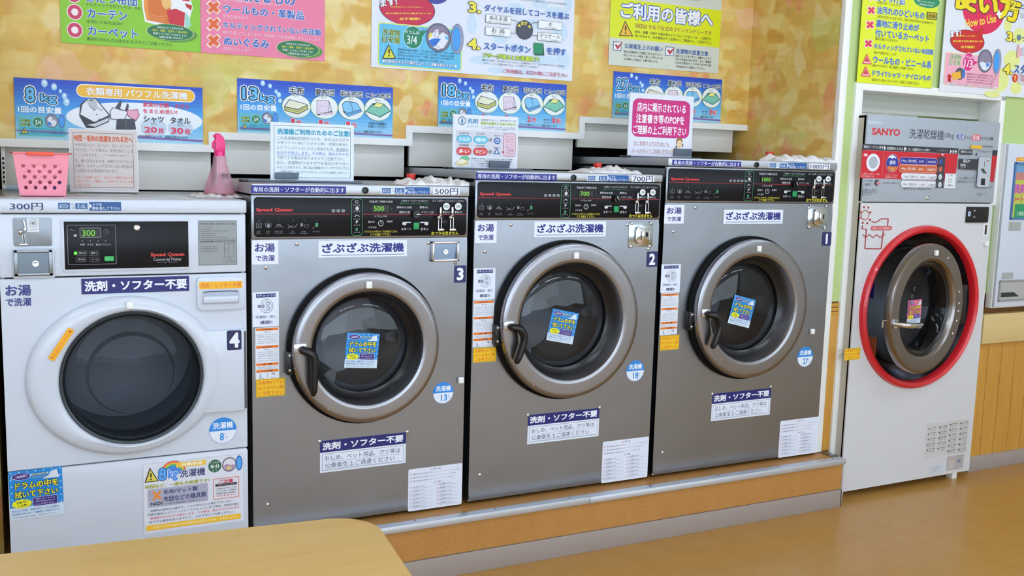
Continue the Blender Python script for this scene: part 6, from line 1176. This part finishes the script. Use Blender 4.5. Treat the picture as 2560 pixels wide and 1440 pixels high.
def d1(p):
    p.base(.0008, (206, 196, 190)); p.frame(8, 8, 162, 148, 0, .008, (90, 80, 90)); p.text('布団・毛布の洗濯をされる方へ', 10, 14, 160, 31, (206, 96, 50), .05, (150, 50, 30), .065); g = (120, 110, 112)
    for i, t in enumerate(('布地が弱いもの、古いもの、また、ほころび・', '切れが生じている場合は、布地が裂けてしま', 'うことがあります。', '又、綿や羽毛のものは、中綿がバラバラにな', 'る事や、キルティングされていない布団はダ', 'ンゴ状になる可能性があります。')):
        y = 35+i*12.5+(i > 2)*3; p.text(t, 12, y, 160 if len(t) > 17 else (70 if len(t) < 12 else 122), y+9, g, 0)
    p.text('(プロの洗濯業者にご相談下さい)', 84, 62, 150, 67, g, 0)
    for i, t in enumerate(('なお、一度始動しますと、当店では一切責任を負いかね', 'かねますので、ご理解の上、ご利用下さいますようお願', 'い致します。')): p.text(t, 14, 118+i*10, 160 if i < 2 else 50, 125+i*10, (226, 120, 100), 0)
stand('beige paper notice with orange heading standing beside the pink basket', (173, 322), (345, 478), .30, ZT4, d1, None, None, 172, 156)
def d2(p):
    p.base(.0008, (222, 232, 240)); p.frame(7, 6, 193, 140, 0, .008, (90, 100, 110)); p.text('洗濯機ご利用のためのご注意!', 14, 14, 192, 30, (60, 160, 190), .045, (40, 110, 150), .06); g = (90, 104, 120)
    for i, t in enumerate(('この洗濯機は防振式のため、詰め込みすぎや', '片寄りやすい物(バスタオル等)・衣服の素材に', 'より アンバランスになると安全のため、高速脱水', 'を行わず停止します。その際は、脱水が不十分', 'で終了する場合がありますのでご注意下さい。', 'また、洗濯物が少なすぎても泡切れ不十分に', 'なることがあります。(特に8kgの機械はエラーがでやすいです)', 'ご迷惑をお掛けして申し訳ございませんが、より大きい洗濯機をご利用下さい。')):
        y = 34+i*12.6; p.text(t, 14 if i < 7 else 20, y, 188-(i == 4)*10, y+(9 if i < 7 else 6), (70, 90, 190) if i == 3 else g, 0)
    p.line([(152, 69.5), (188, 69.5)], .7, (70, 90, 190)); p.line([(14, 82), (96, 82)], .7, (70, 90, 190))
stand('white paper notice with turquoise heading standing on the shortest stainless washer', (677, 306), (883, 452), .16, 1.354, d2, ((688, 431), (745, 448)), ((603, 448), (905, 458)), 200, 146)
def d3(p):
    p.base(.0008, (228, 232, 240)); K = (60, 66, 80); b1, b2, r1 = (50, 130, 170), (110, 196, 222), (206, 46, 46)
    p.ell(11, 4, 30, 27, (40, 90, 110), hole=.82); p.text('i', 18, 9, 24, 23, (60, 130, 170), .05); p.text('洗剤', 33, 8, 60, 23, (50, 130, 176), .04); p.text('について', 33, 26, 60, 33, (50, 120, 160), .02); p.text('洗濯機使用量や汚れ具合によって、洗濯物の洗浄力は同じ、安定的', 66, 8, 155, 13, K, 0); p.text('洗浄力は変わりはありません!', 66, 15, 155, 24, (150, 186, 70), .05, (206, 226, 130), .08); p.text('なお、泡の少ない洗剤は洗剤のドライプを使用していないため、洗剤の泡立ち', 66, 27, 155, 31, K, 0); p.text('が少ないだけで、洗浄力には影響がありません', 70, 32, 155, 36, K, 0)
    p.rrect(6, 40, 156, 108, .05, (212, 212, 220))
    for y, c, o, a, b in ((54, b2, b1, '少なめ', '軽め'), (86, (220, 60, 56), (180, 34, 40), '多い', 'ひどい')):
        p.text('洗濯物量', 14, y-9, 38, y-3, K, .01); p.text('汚れ具合', 56, y-9, 78, y-3, K, .01); p.rrect(9, y, 44, y+19, .5, c, o, .05); p.rrect(50, y, 84, y+19, .5, c, o, .05); p.text(a, 13, y+4, 40, y+15, Wh, .03); p.text(b, 55, y+4, 80, y+15, Wh, .03); p.poly([(86, y+6), (90, y+6), (90, y+1), (97, y+9), (90, y+17), (90, y+13), (86, y+13)], (150, 146, 150)); p.text('泡立ち', 100, y-5, 116, y+0, K, .01)
    p.ell(100, 56, 116, 74, (40, 90, 170)); p.ell(103, 59.5, 113, 70.5, (212, 222, 240)); p.ell(105, 62, 111, 68, (40, 90, 170)); p.ell(107, 64, 109, 66, (212, 222, 240)); p.poly([(99, 101), (107.5, 84), (116, 101)], (40, 90, 160)); p.poly([(103, 98.5), (107.5, 89), (112, 98.5)], (220, 226, 236))
    p.rrect(125, 45, 154, 105, .1, (226, 200, 212), (200, 60, 90), .015); p.poly([(119, 95), (126, 91), (126, 98)], (200, 60, 90))
    for i, t in enumerate(('泡立ちが', '悪いようでも、', '同じ働きがあり', 'とっています。')): p.text(t, 129, 50+i*7, 150, 54.5+i*7, (196, 60, 100), 0)
    for i, t in enumerate(('安心して', 'ご利用', '下さい!')): p.text(t, 130, 78+i*8.5, 150, 84.5+i*8.5, (190, 50, 90), .01)
    p.ell(18, 107, 40, 124, (120, 190, 150)); p.poly([(6, 127), (20, 116), (36, 120), (38, 128), (22, 135), (8, 131)], (226, 206, 140)); p.poly([(8, 126), (21, 117), (35, 121), (22, 129)], (240, 236, 210))
    for i, t in enumerate(('紙器類など汗を吸い込んでいるものや、屋外での作業着', 'など汚れがひどい洗濯物の場合、泡立ちが少ないですが、', 'そのような洗濯物の場合は、2度洗いをオススメします。', '又は、より大型の洗濯機で洗濯して下さい。')): p.text(t, 44, 112+i*6.5, 148-(i == 3)*20, 116.5+i*6.5, (50, 110, 160) if i == 3 else K, .005)
stand('white notice with blue and red pills standing on the middle stainless washer', (1134, 286), (1292, 421), .36, 1.408, d3, ((1224, 401), (1273, 420)), ((1118, 415), (1330, 428)), 160, 138)
def d4(p):
    p.base(.0008, (226, 228, 240)); p.rrect(7, 12, 142, 102, .16, (206, 34, 124), (150, 20, 90), .006)
    for i, t in enumerate(('店内に掲示されている', '注意書き等のPOPを', 'ご理解の上ご利用下さい')): p.text(t, (17, 15, 9)[i], 20+i*27, (132, 130, 136)[i], 43+i*27, (246, 242, 248), .035)
    p.text('次に利用する方のためにも、', 12, 112, 98, 125, (170, 90, 80), .01); p.text('ルールを守ってご利用ください。', 8, 130, 102, 143, (170, 90, 80), .01)
    p.ell(112, 100, 128, 124, (150, 106, 50)); p.ell(114, 107, 127, 126, (240, 206, 166)); p.ell(111, 120, 115, 127, (110, 80, 50)); p.ell(126, 116, 130, 122, (110, 70, 60)); p.ell(116.5, 114, 118, 116, K); p.ell(122, 114, 123.5, 116, K); p.poly([(112, 134), (118, 126), (126, 126), (134, 135), (136, 148), (110, 148)], (236, 240, 246)); p.poly([(98, 132), (104, 130), (112, 136), (108, 140)], (240, 206, 166)); p.line([(118, 121), (120, 122.5), (123, 121)], .6, (190, 60, 60))
stand('magenta and white notice standing on the tallest stainless washer', (1576, 232), (1727, 396), .30, 1.473, d4, ((1686, 371), (1728, 391)), ((1563, 386), (1752, 400)), 150, 150)
# papers lying on the white washer
T = thing('open_folder', 'thin grey folder lying on the white washer behind the basket', 'folder', (.35, .36, ZT4)); MB().box(.10, .46, .22, .28, ZT4+.0005, ZT4+.0025).build('sheet', mat('folder_grey', (190, 186, 180), .5), T); MB().box(.24, .40, .31, .36, ZT4+.0026, ZT4+.0045, 0).build('flap', mat('folder_dark', (80, 78, 76), .5), T)

# ------------------------------------------------------------- table in the foreground
tz = .70; c = atz(870, 1299, tz)
T = thing('table', 'pale wood table with rounded corner in the lower left foreground', 'table', (0, -1.6, 0))
xr_, yf_, rad = .699, -1.192, .095; x0, y0 = -1.1, -2.05; pts = [(x0, y0), (xr_, y0)]
for i in range(13): t = math.radians(90*i/12); pts.append((xr_-rad+rad*math.cos(t), yf_-rad+rad*math.sin(t)))
pts.append((x0, yf_+.001)); R = Matrix.Translation((xr_, yf_, 0)) @ Matrix.Rotation(math.radians(-5.2), 4, 'Z') @ Matrix.Translation((-xr_, -yf_, 0))
MB().prismz(pts[::1], tz-.004, tz, .0015).xf(R).build('tabletop', TABLEM, T)
MB().prismz([(a, b) for a, b in pts], tz-.03, tz-.0042).xf(R).build('edge_band', TABLEE, T)
for x in (x0+.1, xr_-.12):
    for y in (y0+.1, yf_-.12): MB().cyl(.02, (x, y, 0), tz-.03, 'z', 16).xf(R).build('leg', GREYM, T)
